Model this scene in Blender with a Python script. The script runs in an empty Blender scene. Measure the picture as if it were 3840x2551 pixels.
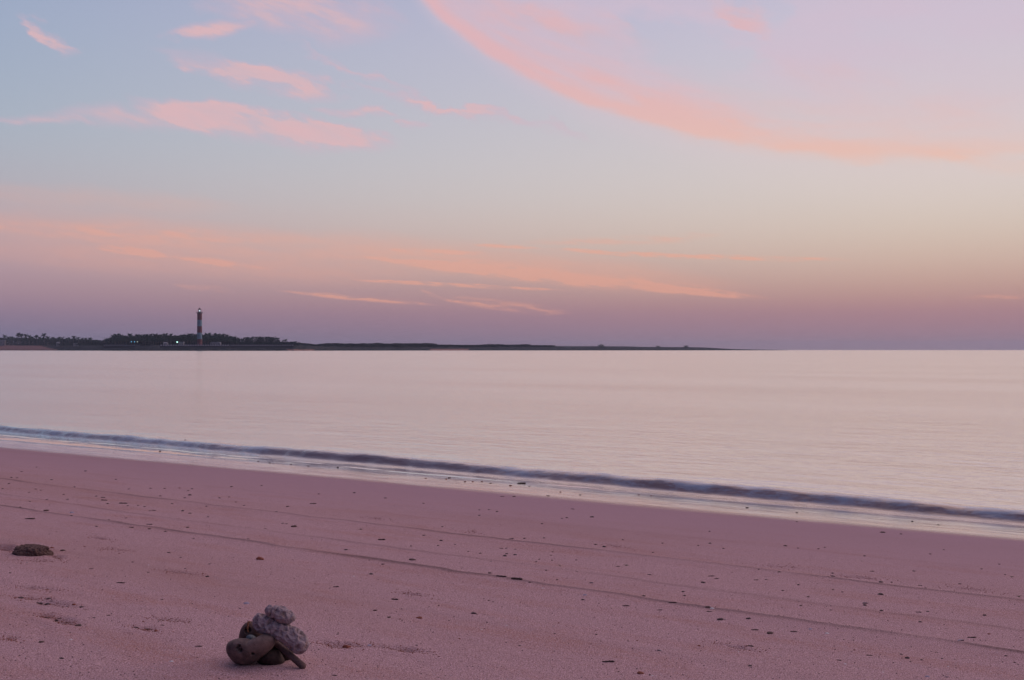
import bpy, bmesh, math, random
import numpy as np
from mathutils import Vector, Matrix, noise
R = math.radians
random.seed(7); rng = np.random.default_rng(7)
scene = bpy.context.scene
COL = scene.collection

# ------------------------------------------------------------------ measures
# camera at the origin 0.95 m above the sand, looking along +Y; z is up
F = 4000.0; CX = 1920.0; HY = 1312.0          # focal length / horizon in photo pixels
ND = Vector((0.555, 0.832)).normalized()       # seaward
TD = Vector((-ND.y, ND.x))                     # along the shore (away to the left)
SEA = -1.315

PS = [-40, -6, 0, 2.3, 4.06, 5.2, 7.7, 8.4, 8.9, 9.3, 9.8, 14, 40]
PZ = [-.55, -.72, -.86, -.95, -1.05, -1.115, -1.25, -1.287, -1.318, -1.362, -1.42, -1.85, -5]
def base_z(s): return np.interp(s, PS, PZ)

_ss = np.linspace(-42, 42, 8401)
_zz = base_z(_ss); _k = np.hanning(61); _k /= _k.sum()
_zz = np.convolve(np.pad(_zz, 30, mode='edge'), _k, 'valid')
def beach_z(s): return np.interp(s, _ss, _zz)

def hit(px, py):
    u = (px-CX)/F; v = (py-HY)/F
    Y = 1.0/v
    for _ in range(40):
        s = Y*(ND.y+ND.x*u)
        Y = .5*Y + .5*(-float(beach_z(s))/v)
    return Vector((u*Y, Y, float(beach_z(Y*(ND.y+ND.x*u)))))
def at(px, py, Y): return Vector(((px-CX)/F*Y, Y, -(py-HY)/F*Y))

# ------------------------------------------------------------------ colour helpers
def lin(c):
    return tuple(((x/255)/12.92 if x/255 <= .04045 else ((x/255+.055)/1.055)**2.4) for x in c) + (1,)

class NT:
    def __init__(s, tree): s.t = tree
    def n(s, typ, **kw):
        nd = s.t.nodes.new(typ)
        for k, v in kw.items(): setattr(nd, k, v)
        return nd
    def l(s, a, b): s.t.links.new(a, b)
    def set(s, sock, v):
        if isinstance(v, bpy.types.NodeSocket): s.l(v, sock)
        else: sock.default_value = v
    def m(s, op, a, b=None, c=None, clamp=False):
        nd = s.n('ShaderNodeMath', operation=op, use_clamp=clamp)
        s.set(nd.inputs[0], a)
        if b is not None: s.set(nd.inputs[1], b)
        if c is not None: s.set(nd.inputs[2], c)
        return nd.outputs[0]
    def ss(s, v, a, b, lo=0., hi=1., typ='SMOOTHSTEP'):
        nd = s.n('ShaderNodeMapRange', interpolation_type=typ)
        s.set(nd.inputs[0], v); s.set(nd.inputs[1], a); s.set(nd.inputs[2], b)
        s.set(nd.inputs[3], lo); s.set(nd.inputs[4], hi)
        return nd.outputs[0]
    def mix(s, f, a, b, typ='MIX'):
        nd = s.n('ShaderNodeMix', data_type='RGBA', blend_type=typ)
        s.set(nd.inputs[0], f); s.set(nd.inputs[6], a); s.set(nd.inputs[7], b)
        return nd.outputs[2]
    def noise(s, vec, scale, detail=3, rough=.5, dist=0., dim='3D'):
        nd = s.n('ShaderNodeTexNoise', noise_dimensions=dim)
        if vec is not None: s.l(vec, nd.inputs['Vector'])
        nd.inputs['Scale'].default_value = scale; nd.inputs['Detail'].default_value = detail
        nd.inputs['Roughness'].default_value = rough; nd.inputs['Distortion'].default_value = dist
        return nd.outputs['Fac']
    def ramp(s, f, stops):
        nd = s.n('ShaderNodeValToRGB'); s.set(nd.inputs[0], f)
        cr = nd.color_ramp; cr.interpolation = 'B_SPLINE' if len(stops) > 6 else 'EASE'
        while len(cr.elements) < len(stops): cr.elements.new(.5)
        for e, (p, c) in zip(cr.elements, stops): e.position = p; e.color = c
        return nd.outputs[0]
    def mapping(s, vec, loc=(0,0,0), rot=(0,0,0), scale=(1,1,1)):
        nd = s.n('ShaderNodeMapping'); s.l(vec, nd.inputs[0])
        nd.inputs[1].default_value = loc; nd.inputs[2].default_value = rot; nd.inputs[3].default_value = scale
        return nd.outputs[0]

def material(name):
    m = bpy.data.materials.new(name); m.use_nodes = True
    N = NT(m.node_tree); b = m.node_tree.nodes['Principled BSDF']
    return m, N, b

# ------------------------------------------------------------------ world
SUN_AZ = R(52); LAMP_AZ = R(60); SUN_EL = R(13)
def build_world():
    w_ = bpy.data.worlds.new('World'); scene.world = w_; w_.use_nodes = True
    N = NT(w_.node_tree)
    bg = w_.node_tree.nodes['Background']
    tc = N.n('ShaderNodeTexCoord'); d = tc.outputs['Generated']
    sep = N.n('ShaderNodeSeparateXYZ'); N.l(d, sep.inputs[0])
    x, y, z = sep.outputs
    el = N.m('MULTIPLY', N.m('ARCSINE', z), 180/math.pi)
    az = N.m('MULTIPLY', N.m('ARCTAN2', x, y), 180/math.pi)
    P = N.m('SQRT', N.m('DIVIDE', N.m('MAXIMUM', el, 0), 90))
    # closeness to the glow, by compass direction
    hl = N.m('SQRT', N.m('ADD', N.m('MULTIPLY', x, x), N.m('ADD', N.m('MULTIPLY', y, y), 1e-6)))
    g = N.m('DIVIDE', N.m('ADD', N.m('MULTIPLY', x, math.sin(SUN_AZ)), N.m('MULTIPLY', y, math.cos(SUN_AZ))), hl)
    gf = N.ss(g, .10, .86, typ='LINEAR')
    pos = lambda py: math.sqrt(math.degrees(math.atan((HY-py)/F))/90) if py < HY else 0
    L = [(0, lin((112,112,142))), (pos(1262), lin((118,115,144))), (pos(1200), lin((136,121,146))), (pos(1120), lin((160,134,150))),
         (pos(1020), lin((176,148,160))), (pos(880), lin((184,162,170))), (pos(760), lin((172,170,182))), (pos(560), lin((162,176,192))),
         (pos(300), lin((152,170,194))), (pos(0), lin((146,164,194))), (.62, lin((140,152,190))), (1, lin((118,132,180)))]
    Rr = [(0, lin((160,130,140))), (pos(1262), lin((160,127,141))), (pos(1180), lin((172,130,138))), (pos(1110), lin((190,150,142))),
          (pos(1010), lin((206,176,162))), (pos(880), lin((214,196,182))), (pos(700), lin((218,206,201))), (pos(480), lin((212,202,206))),
          (pos(250), lin((206,198,210))), (pos(0), lin((200,192,212))), (.62, lin((176,174,204))), (1, lin((130,140,186)))]
    base = N.mix(gf, N.ramp(P, L), N.ramp(P, Rr))

    # ---- cirrus streaks, laid out by azimuth and elevation in degrees
    comb = N.n('ShaderNodeCombineXYZ'); N.l(az, comb.inputs[0]); N.l(el, comb.inputs[1])
    ae = comb.outputs[0]
    def streak_noise(scale, stretch, rot, seed, detail=5, rough=.55, src=None):
        rt = N.n('ShaderNodeVectorRotate', rotation_type='Z_AXIS'); N.l(src or ae, rt.inputs['Vector']); rt.inputs['Angle'].default_value = rot
        v = N.mapping(rt.outputs[0], loc=(seed, seed*.7, 0), scale=(1/stretch, 1, 1))
        return N.noise(v, scale, detail, rough, dim='2D')
    wa = streak_noise(.22, 1.5, R(12), 3, 3, .5)
    wf = streak_noise(.9, 2.5, R(12), 51, 4, .62)
    lowf = N.ss(el, 4.5, 12, .07, 1.0, 'LINEAR')            # low clouds are seen flatter, so they waver less
    we = N.m('ADD', N.m('MULTIPLY', N.m('SUBTRACT', wa, .5), 1.2), N.m('MULTIPLY', N.m('SUBTRACT', wf, .5), 1.1))
    c2 = N.n('ShaderNodeCombineXYZ')
    N.l(N.m('ADD', az, N.m('MULTIPLY', N.m('MULTIPLY', N.m('SUBTRACT', wf, .5), 3.0), lowf)), c2.inputs[0])
    N.l(N.m('ADD', el, N.m('MULTIPLY', we, lowf)), c2.inputs[1])
    wae = c2.outputs[0]
    fib = streak_noise(1.0, 4.5, R(16), 77, 5, .6)          # fibres
    mot = streak_noise(.28, 2.2, R(14), 13, 3, .5)
    fibm = N.ss(fib, .32, .66, .35, 1.0)
    motm = N.ss(mot, .33, .62, .35, 1.0)
    tex = N.m('MULTIPLY', fibm, motm)

    gt = bpy.data.node_groups.new('streak', 'ShaderNodeTree'); G = NT(gt)
    for nm, ty in (('P','NodeSocketVector'),('Loc','NodeSocketVector'),('Rot','NodeSocketFloat'),('L','NodeSocketFloat'),
                   ('Up','NodeSocketFloat'),('Dn','NodeSocketFloat'),('K','NodeSocketFloat'),('I','NodeSocketFloat')):
        gt.interface.new_socket(nm, in_out='INPUT', socket_type=ty)
    gt.interface.new_socket('M', in_out='OUTPUT', socket_type='NodeSocketFloat')
    gi = G.n('NodeGroupInput'); go = G.n('NodeGroupOutput')
    sub = G.n('ShaderNodeVectorMath', operation='SUBTRACT'); G.l(gi.outputs['P'], sub.inputs[0]); G.l(gi.outputs['Loc'], sub.inputs[1])
    rt = G.n('ShaderNodeVectorRotate', rotation_type='Z_AXIS'); G.l(sub.outputs[0], rt.inputs['Vector']); G.l(gi.outputs['Rot'], rt.inputs['Angle'])
    sp = G.n('ShaderNodeSeparateXYZ'); G.l(rt.outputs[0], sp.inputs[0])
    t = G.m('DIVIDE', sp.outputs[0], gi.outputs['L']); t2 = G.m('MULTIPLY', t, t)
    ww = G.m('SUBTRACT', sp.outputs[1], G.m('MULTIPLY', t2, gi.outputs['K']))
    endm = G.ss(t2, .05, 1.0, 1.0, 0.0)
    nar = G.m('ADD', .25, G.m('MULTIPLY', endm, .75))
    up = G.ss(ww, G.m('MULTIPLY', gi.outputs['Up'], nar), 0.0, 0., 1.)
    dn = G.ss(ww, G.m('MULTIPLY', G.m('MULTIPLY', gi.outputs['Dn'], nar), -1), 0.0, 0., 1.)
    G.l(G.m('MULTIPLY', G.m('MULTIPLY', endm, gi.outputs['I']), G.m('MULTIPLY', up, dn)), go.inputs[0])

    def AE(px, py):
        u = (px-CX)/F; v = (HY-py)/F
        return math.degrees(math.atan(u)), math.degrees(math.atan(v*math.cos(math.atan(u))))
    S = 3840/2360
    def streak(p0, p1, up, dn, k, I, warp=True):
        """p0,p1 ends (overview pixels), up/dn fall-off in px, k sag in px"""
        a0, e0 = AE(p0[0]*S, p0[1]*S); a1, e1 = AE(p1[0]*S, p1[1]*S)
        deg = S/F*57.3
        nd = N.n('ShaderNodeGroup'); nd.node_tree = gt
        N.l(wae if warp else ae, nd.inputs['P'])
        nd.inputs['Loc'].default_value = ((a0+a1)/2, (e0+e1)/2, 0)
        nd.inputs['Rot'].default_value = -math.atan2(e1-e0, a1-a0)
        nd.inputs['L'].default_value = math.hypot(a1-a0, e1-e0)/2
        nd.inputs['Up'].default_value = up*deg; nd.inputs['Dn'].default_value = dn*deg
        nd.inputs['K'].default_value = k*deg; nd.inputs['I'].default_value = I
        return nd.outputs[0]
    def add_all(lst):
        r = lst[0]
        for q in lst[1:]: r = N.m('ADD', r, q)
        return r
    pink = [streak((40,30),(185,125), 26,26,0,1.3), streak((350,78),(600,60), 26,20,0,1.25),
            streak((320,100),(760,212), 34,26,0,.8), streak((420,140),(820,225), 36,46,-4,1.6),
            streak((60,262),(560,275), 34,34,0,.9), streak((260,225),(940,335), 30,60,6,1.6),
            streak((600,290),(930,345), 26,34,0,.9),
            streak((700,262),(930,262), 18,14,0,1.0), streak((880,276),(1000,280), 12,10,0,1.1),
            streak((380,-30),(960,60), 80,70,0,1.1), streak((640,70),(1100,260), 12,26,-8,.95),
            streak((740,170),(1420,320), 10,24,-10,.9), streak((-60,270),(260,290), 18,14,0,.7)]
    broad = [streak((-300,495),(800,560), 50,34,0,.55), streak((-300,425),(620,475), 34,44,0,.28), streak((-300,545),(1100,640), 60,60,0,.5), streak((500,535),(1800,672), 60,50,0,.7), streak((60,540),(900,600), 26,22,0,.3)]
    low = [streak((-200,512),(700,552), 20,20,0,.35),
           streak((150,560),(640,622), 12,12,0,.9), streak((760,580),(1800,690), 13,15,-4,1.7), streak((900,598),(1500,668), 24,18,0,.9),
           streak((780,641),(1330,670), 6,8,-2,1.6), streak((620,668),(1030,705), 9,9,0,1.2), streak((960,668),(1070,704), 7,7,4,.9),
           streak((1200,573),(2000,603), 8,9,3,1.5), streak((1080,566),(1260,573), 7,7,0,1.2), streak((880,574),(1140,587), 9,9,0,.9),
           streak((1000,686),(1330,724), 18,18,0,.8), streak((900,610),(1600,660), 20,20,0,.4), streak((1350,640),(1800,690), 14,14,0,.8),
           streak((1180,560),(1700,543), 16,16,0,.5), streak((2200,686),(2480,682), 8,8,0,.8), streak((380,655),(560,672), 10,10,0,.4)]
    # the great veil: its lower edge is a curve of elevation against azimuth
    fc = N.n('ShaderNodeFloatCurve'); cm = fc.mapping; cv = cm.curves[0]
    pts = [(860,-130),(960,-4),(1080,100),(1180,164),(1300,222),(1450,275),(1600,315),(1750,345),(1900,361),(2100,366),(2360,362)]
    cvp = [((AE(p[0]*S, p[1]*S)[0]+30)/60, AE(p[0]*S, p[1]*S)[1]/30) for p in pts]
    cv.points[0].location = cvp[0]; cv.points[1].location = (1, cvp[-1][1])
    for q in cvp[1:]: cv.points.new(*q)
    cm.extend = 'EXTRAPOLATED'; cm.update()
    N.l(N.m('DIVIDE', N.m('ADD', az, 30), 60), fc.inputs['Value'])
    w0 = N.m('SUBTRACT', el, N.m('MULTIPLY', fc.outputs[0], 30))
    wfs = N.m('MULTIPLY', N.m('SUBTRACT', wf, .5), N.ss(az, -14, 10, .2, .55, 'LINEAR'))
    w = N.m('ADD', w0, wfs)
    right = N.ss(az, -10, 22, 0, 1, 'LINEAR')
    veil = N.ss(w, N.m('MULTIPLY_ADD', right, -3.6, -.12), N.m('MULTIPLY_ADD', right, 1.8, .30))
    cw = N.n('ShaderNodeCombineXYZ'); N.l(az, cw.inputs[0]); N.l(w0, cw.inputs[1])
    band = streak_noise(.55, 7, R(-2), 23, 4, .55, cw.outputs[0])
    bandf = N.ss(band, .38, .62, .4, 1.05)
    peak = N.m('MULTIPLY', N.ss(w, N.m('MULTIPLY', right, -.8), N.m('MULTIPLY_ADD', right, .5, .5)), N.ss(w, N.m('MULTIPLY_ADD', right, -1.6, 5.2), .5, 0, 1))
    dirx = N.m('MULTIPLY', N.ss(az, -14, -9), N.ss(az, 8, 26, 1, .3))
    edge = N.m('MULTIPLY', N.m('MULTIPLY', peak, bandf), dirx)
    thin = N.m('MULTIPLY', N.m('MULTIPLY', N.ss(w, -.1, .35), N.ss(w, 1.3, .3)), N.m('MULTIPLY', N.ss(az, -8, -2), N.ss(az, 12, 30, 1, .6)))
    extra = add_all([streak((1000,-20),(1560,110), 50,50,0,.8), streak((1570,-60),(1780,100), 60,30,0,.9), streak((1640,270),(1960,312), 20,18,0,.6),
                     streak((1800,355),(2300,368), 14,14,0,.45), streak((1700,120),(2400,300), 60,60,0,.35), streak((2100,345),(2500,400), 20,30,0,.5)])
    hole = add_all([streak((1380,40),(1780,165), 80,75,0,1.7), streak((1680,-20),(1840,40), 50,50,0,1.3), streak((1450,150),(2000,290), 46,40,-6,.8), streak((1900,40),(2500,130), 50,50,0,.35), streak((1150,20),(1450,120), 24,24,0,.5)])
    fine = N.ss(streak_noise(3.0, 7, R(5), 19, 5, .65), .38, .62, .15, 1.25)
    fib2 = streak_noise(2.6, 6, R(15), 91, 5, .65)
    ero = N.m('ADD', N.m('MULTIPLY', N.m('SUBTRACT', fib, .5), 1.6), N.m('MULTIPLY', N.m('SUBTRACT', fib2, .5), .9))
    psum = add_all(pink)
    fhi = N.m('MULTIPLY', N.m('MULTIPLY', psum, .80), N.m('MULTIPLY_ADD', ero, .95, .85), clamp=True)
    fhi = N.m('MULTIPLY', fhi, N.m('MULTIPLY_ADD', fibm, .4, .62))
    edge = N.m('MULTIPLY', edge, N.m('MULTIPLY_ADD', ero, .7, 1, clamp=False), clamp=True)
    fed = N.m('ADD', N.m('MULTIPLY', edge, .95), N.m('ADD', N.m('MULTIPLY', thin, .55), N.m('MULTIPLY', extra, tex)), clamp=True)
    flo = N.m('MULTIPLY_ADD', add_all(low), fine, N.m('MULTIPLY', add_all(broad), N.m('MULTIPLY_ADD', fine, .25, .75)), clamp=True)
    fve = N.m('MULTIPLY', N.m('SUBTRACT', veil, N.m('MULTIPLY', hole, N.m('MULTIPLY_ADD', ero, .8, .95)), clamp=True), N.m('MULTIPLY_ADD', N.m('MULTIPLY', motm, N.ss(band, .3, .7, .5, 1)), .5, .5), clamp=True)
    # simple cloud that goes on over and behind the camera
    def over(col): return col
    warm = N.mix(N.ss(el, 3, 14), lin((226,170,156)), lin((222,178,188)))
    warmr = N.mix(N.ss(el, 5, 16), lin((240,196,170)), lin((226,180,182)))
    wc = N.mix(N.ss(az, -14, 4), warm, warmr)
    c = N.mix(N.m('MULTIPLY', fve, .75), base, N.mix(N.ss(el, 7, 16), lin((222,204,200)), lin((210,190,206))))
    c = N.mix(N.m('MULTIPLY', fhi, .85), c, N.mix(N.ss(fhi, .25, .85), lin((210,178,194)), lin((223,182,186))))
    c = N.mix(N.m('MULTIPLY', fed, .86), c, wc)
    c = N.mix(N.m('MULTIPLY', flo, .55), c, lin((238,168,144)))
    # physically based twilight added to the measured colours
    sky = N.n('ShaderNodeTexSky', sky_type='NISHITA'); sky.sun_disc = False
    sky.sun_elevation = SUN_EL; sky.sun_rotation = LAMP_AZ; sky.dust_density = 1.5
    # unseen sky: overhead boosted pink to light sand, rear dimmed so front faces darken
    o = N.mix(.012, base, sky.outputs[0], 'ADD')
    ohf = N.m('MULTIPLY', N.ss(el, 18, 45), N.ss(g, -.6, .6))
    o = N.mix(ohf, o, (.97,.74,.79,1))
    o = N.mix(N.m('MULTIPLY', N.ss(g, .1, -.7), N.ss(el, 75, 30)), o, lin((66,76,114)))
    o = N.mix(N.ss(el, -.6, -.05, 1, 0), o, lin((110,98,124)))
    N.l(o, bg.inputs['Color']); bg.inputs['Strength'].default_value = 1.0
    # the cloud detail is only worked out where it is drawn
    bg2 = N.n('ShaderNodeBackground'); N.l(c, bg2.inputs['Color'])
    win = N.m('MULTIPLY', N.m('MULTIPLY', N.ss(el, 34, 22), N.m('GREATER_THAN', el, -.05)), N.ss(N.m('ABSOLUTE', az), 60, 42))
    mx = N.n('ShaderNodeMixShader'); N.l(win, mx.inputs[0]); N.l(bg.outputs[0], mx.inputs[1]); N.l(bg2.outputs[0], mx.inputs[2])
    wo = [n_ for n_ in w_.node_tree.nodes if n_.type == 'OUTPUT_WORLD'][0]; N.l(mx.outputs[0], wo.inputs['Surface'])
    w_.cycles.sampling_method = 'MANUAL'; w_.cycles.sample_map_resolution = 128
build_world()

# ------------------------------------------------------------------ object helpers
def tag(o, label=None, cat=None, group=None, kind=None):
    if label: o['label'] = label
    if cat: o['category'] = cat
    if group: o['group'] = group
    if kind: o['kind'] = kind
    return o
def link(name, me, mat=None, parent=None, smooth=True):
    o = bpy.data.objects.new(name, me); COL.objects.link(o)
    if mat is not None and len(me.materials) == 0:
        for mm in (mat if isinstance(mat, (list, tuple)) else [mat]): me.materials.append(mm)
    if smooth and len(me.polygons): me.polygons.foreach_set('use_smooth', [True]*len(me.polygons))
    if parent: o.parent = parent
    return o
def mesh(name, vs, fs, mat=None, parent=None, smooth=True):
    me = bpy.data.meshes.new(name); me.from_pydata([tuple(v) for v in vs], [], fs); me.update()
    return link(name, me, mat, parent, smooth)
def empty(name, loc=(0,0,0)):
    o = bpy.data.objects.new(name, None); COL.objects.link(o); o.location = loc; o.empty_display_size = .2
    return o
def copy_tree(o, parent=None):
    c = o.copy(); COL.objects.link(c)
    if parent: c.parent = parent
    for ch in o.children: copy_tree(ch, c)
    return c
class MB:
    def __init__(s): s.v = []; s.f = []
    def add(s, vs, fs):
        k = len(s.v); s.v += [tuple(v) for v in vs]; s.f += [tuple(i+k for i in f) for f in fs]
    def box(s, x0, x1, y0, y1, z0, z1):
        s.add([(x,y,z) for z in (z0,z1) for y in (y0,y1) for x in (x0,x1)],
              [(0,2,3,1),(4,5,7,6),(0,1,5,4),(2,6,7,3),(0,4,6,2),(1,3,7,5)])
    def lathe(s, prof, n=24, c=(0,0)):
        vs = []; fs = []
        for r, z in prof:
            for i in range(n):
                a = 2*math.pi*i/n; vs.append((c[0]+r*math.cos(a), c[1]+r*math.sin(a), z))
        for j in range(len(prof)-1):
            for i in range(n):
                fs.append((j*n+i, j*n+(i+1)%n, (j+1)*n+(i+1)%n, (j+1)*n+i))
        fs.append(tuple(range(n-1,-1,-1))); fs.append(tuple((len(prof)-1)*n+i for i in range(n)))
        s.add(vs, fs)
    def tube(s, pts, rad, n=8):
        pts = [Vector(p) for p in pts]; vs = []; fs = []
        for i, p in enumerate(pts):
            d = (pts[min(i+1,len(pts)-1)]-pts[max(i-1,0)]).normalized()
            a = d.orthogonal().normalized() if abs(d.z) < .9 else Vector((1,0,0)); a = (a - d*a.dot(d)).normalized(); b = d.cross(a)
            r = rad[i] if isinstance(rad, (list, tuple)) else rad
            for k in range(n):
                th = 2*math.pi*k/n; vs.append(p + (a*math.cos(th)+b*math.sin(th))*r)
        for j in range(len(pts)-1):
            for k in range(n): fs.append((j*n+k, j*n+(k+1)%n, (j+1)*n+(k+1)%n, (j+1)*n+k))
        fs.append(tuple(range(n-1,-1,-1))); fs.append(tuple((len(pts)-1)*n+k for k in range(n)))
        s.add(vs, fs)
    def build(s, name, mat=None, parent=None, smooth=False): return mesh(name, s.v, s.f, mat, parent, smooth)

def simple_mat(name, col, rough=.8, var=.25, scale=4, spec=.3, bump=0):
    m, N, b = material(name)
    tc = N.n('ShaderNodeTexCoord').outputs['Object']
    f = N.noise(tc, scale, 4, .6)
    dark = tuple(c*(1-var) for c in col[:3])+(1,); lite = tuple(min(1, c*(1+var)) for c in col[:3])+(1,)
    N.l(N.mix(N.ss(f,.3,.7), dark, lite), b.inputs['Base Color'])
    b.inputs['Roughness'].default_value = rough; b.inputs['Specular IOR Level'].default_value = spec
    if bump:
        bp = N.n('ShaderNodeBump'); bp.inputs['Strength'].default_value = bump; bp.inputs['Distance'].default_value = .002
        N.l(N.noise(tc, scale*6, 4, .6), bp.inputs['Height']); N.l(bp.outputs[0], b.inputs['Normal'])
    return m

# ------------------------------------------------------------------ numpy value noise
_perm = rng.permutation(4096)
_val = rng.random(4096)
def vnoise(x, y, seed=0):
    xi = np.floor(x).astype(int); yi = np.floor(y).astype(int); xf = x-xi; yf = y-yi
    xf = xf*xf*(3-2*xf); yf = yf*yf*(3-2*yf)
    def h(a, b): return _val[_perm[(_perm[(a+seed*131) & 4095]+b) & 4095]]
    return (h(xi,yi)*(1-xf)+h(xi+1,yi)*xf)*(1-yf) + (h(xi,yi+1)*(1-xf)+h(xi+1,yi+1)*xf)*yf
def fbm(x, y, seed=0, o=4):
    r = 0; a = .5; tt = 0
    for i in range(o): r = r+a*vnoise(x*2**i, y*2**i, seed+i); tt += a; a *= .5
    return r/tt-.5

def grid_mesh(name, S, T, Z, attrs, mat):
    ns, nt = len(S), len(T)
    SS, TT = np.meshgrid(S, T, indexing='ij')
    X = SS*ND.x+TT*TD.x; Y = SS*ND.y+TT*TD.y
    co = np.stack([X, Y, Z], -1).reshape(-1, 3).astype(np.float32)
    me = bpy.data.meshes.new(name)
    me.vertices.add(len(co)); me.vertices.foreach_set('co', co.ravel())
    i = np.arange((ns-1)*(nt-1)); a = (i//(nt-1))*nt + i % (nt-1)
    q = np.stack([a, a+nt, a+nt+1, a+1], -1).astype(np.int32)
    me.loops.add(q.size); me.loops.foreach_set('vertex_index', q.ravel())
    me.polygons.add(len(q)); me.polygons.foreach_set('loop_start', np.arange(0, q.size, 4, dtype=np.int32))
    me.polygons.foreach_set('loop_total', np.full(len(q), 4, np.int32))
    me.polygons.foreach_set('use_smooth', np.ones(len(q), bool))
    for k, v in attrs.items():
        at_ = me.attributes.new(k, 'FLOAT', 'POINT'); at_.data.foreach_set('value', v.ravel().astype(np.float32))
    me.update(); me.validate()
    me.materials.append(mat)
    o = bpy.data.objects.new(name, me); COL.objects.link(o)
    return o
def spread(lo, hi, step, far_lo, far_hi, g=1.12):
    c = list(np.arange(lo, hi, step)); d = step
    while c[-1] < far_hi: d *= g; c.append(c[-1]+d)
    d = step; f = []
    x = lo
    while x > far_lo: d *= g; x -= d; f.append(x)
    return np.array(f[::-1]+c)

# ------------------------------------------------------------------ sand
def st(p): return p.x*ND.x+p.y*ND.y, p.x*TD.x+p.y*TD.y
def line_s(T, s0, seed, amp=.05): return s0 + amp*2.2*fbm(T*.55, T*0+seed, seed, 3) + .022*2*fbm(T*5, T*0+seed, seed+3, 3)
# grooves and scuffs in the sand: pixel start, pixel end, width m, depth m
SCUFFS = [((-60,2040),(62,2068),.045,.024),((190,2078),(235,2100),.03,.010),((60,2100),(200,2106),.02,.006),((700,2330),(560,2318),.02,.005),((118,2252),(300,2278),.035,.014),((40,2238),(190,2246),.03,.008),((140,2305),(200,2316),.03,.012),((190,2316),(300,2345),.03,.010),
          ((0,2390),(60,2398),.03,.008),((500,2348),(590,2366),.03,.010),((1474,2218),(1610,2240),.022,.010),((2680,2415),(2870,2446),.018,.010),
          ((1160,2405),(1500,2432),.02,.007),((600,2140),(760,2155),.02,.006),((370,2058),(480,2064),.02,.007),((0,2050),(40,2065),.03,.012),
          ((1200,2412),(1330,2430),.03,.012),((1440,2425),(1600,2448),.03,.010),((1360,1939),(1446,1948),.014,.006),((2245,2036),(2360,2058),.012,.005),
          ((2850,2118),(3010,2132),.02,.007),((3550,2200),(3735,2222),.02,.007),((3130,2158),(3300,2174),.02,.007),((1750,1992),(1800,1998),.014,.006),
          ((60,2200),(230,2215),.03,.007),((320,2012),(420,2026),.02,.006)]
def sand_height(SS, TT):
    Z = beach_z(SS)
    near = np.exp(-np.maximum(0, np.abs(TT-5)-14)/10)
    Z = Z + .006*fbm(SS*1.1, TT*.35, 11, 3)*near*np.clip((7.6-SS)/1.5, .1, 1)
    Z = Z + .0035*fbm(SS*9, TT*5, 21, 3)*near*np.clip((5.2-SS)/2.5, 0, 1)
    Z = Z + .0030*fbm(SS*30, TT*22, 25, 2)*near*np.clip((4.4-SS)/2.0, 0, 1)
    drift = np.zeros_like(Z); 
    for s0, sd, hgt, w, k in ((4.07, 1, .008, .034, 1.3), (5.20, 2, .007, .036, 1.0), (4.48, 3, .002, .03, .6), (6.15, 4, .0008, .04, .12), (3.2,5,.0015,.05,.2), (8.62,6,.006,.06,.0)):
        c = line_s(TT, s0, sd); q = (SS-c)/w
        Z = Z + hgt*(.85+.7*fbm(TT*.9, TT*0, 65+sd, 3))*np.where(q > 0, np.exp(-q*q), np.exp(-(q/4)**2))
        drift = np.maximum(drift, k*np.exp(-((SS-c+.01)/(w*(.95+.7*fbm(TT*1.3, TT*0, 33+sd, 2))))**2)*np.clip(.72+1.1*fbm(TT*2.2, SS*6, 40+sd, 4), 0, 1.2))
    sc_, tc_ = st(hit(1000, 2480)); r_ = np.hypot(SS-sc_, (TT-tc_))
    Z = Z + .003*np.exp(-((r_-.085)/.04)**2)*(1+1.5*fbm(SS*20, TT*20, 55, 2))
    for a, b, w, dep in SCUFFS:
        s0, t0 = st(hit(*a)); s1, t1 = st(hit(*b)); ds, dt = s1-s0, t1-t0; L2 = ds*ds+dt*dt
        box = (np.abs(SS-(s0+s1)/2) < abs(ds)/2+.2) & (np.abs(TT-(t0+t1)/2) < abs(dt)/2+.2)
        if not box.any(): continue
        s_, t_ = SS[box], TT[box]
        k = np.clip(((s_-s0)*ds+(t_-t0)*dt)/L2, 0, 1)
        dd = np.hypot(s_-s0-k*ds, t_-t0-k*dt)
        env = np.sin(np.pi*np.clip(k, .06, .94)); nz = .6+1.2*fbm(s_*25, t_*25, 61, 3)
        ww = w*(.5+.5*env)
        Z[box] += (-dep*np.exp(-(dd/ww)**2) + dep*.7*np.exp(-((dd-ww*1.6)/(ww*.6))**2))*env*nz
        drift[box] = np.maximum(drift[box], .9*np.exp(-(dd/(ww*.8))**2)*env*nz)
    return Z, drift
S = spread(1.2, 9.4, .018, -38, 30, 1.15); T = spread(-1.5, 15, .028, -60, 500, 1.10)
SS, TT = np.meshgrid(S, T, indexing='ij')
Z, drift = sand_height(SS, TT)

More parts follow.
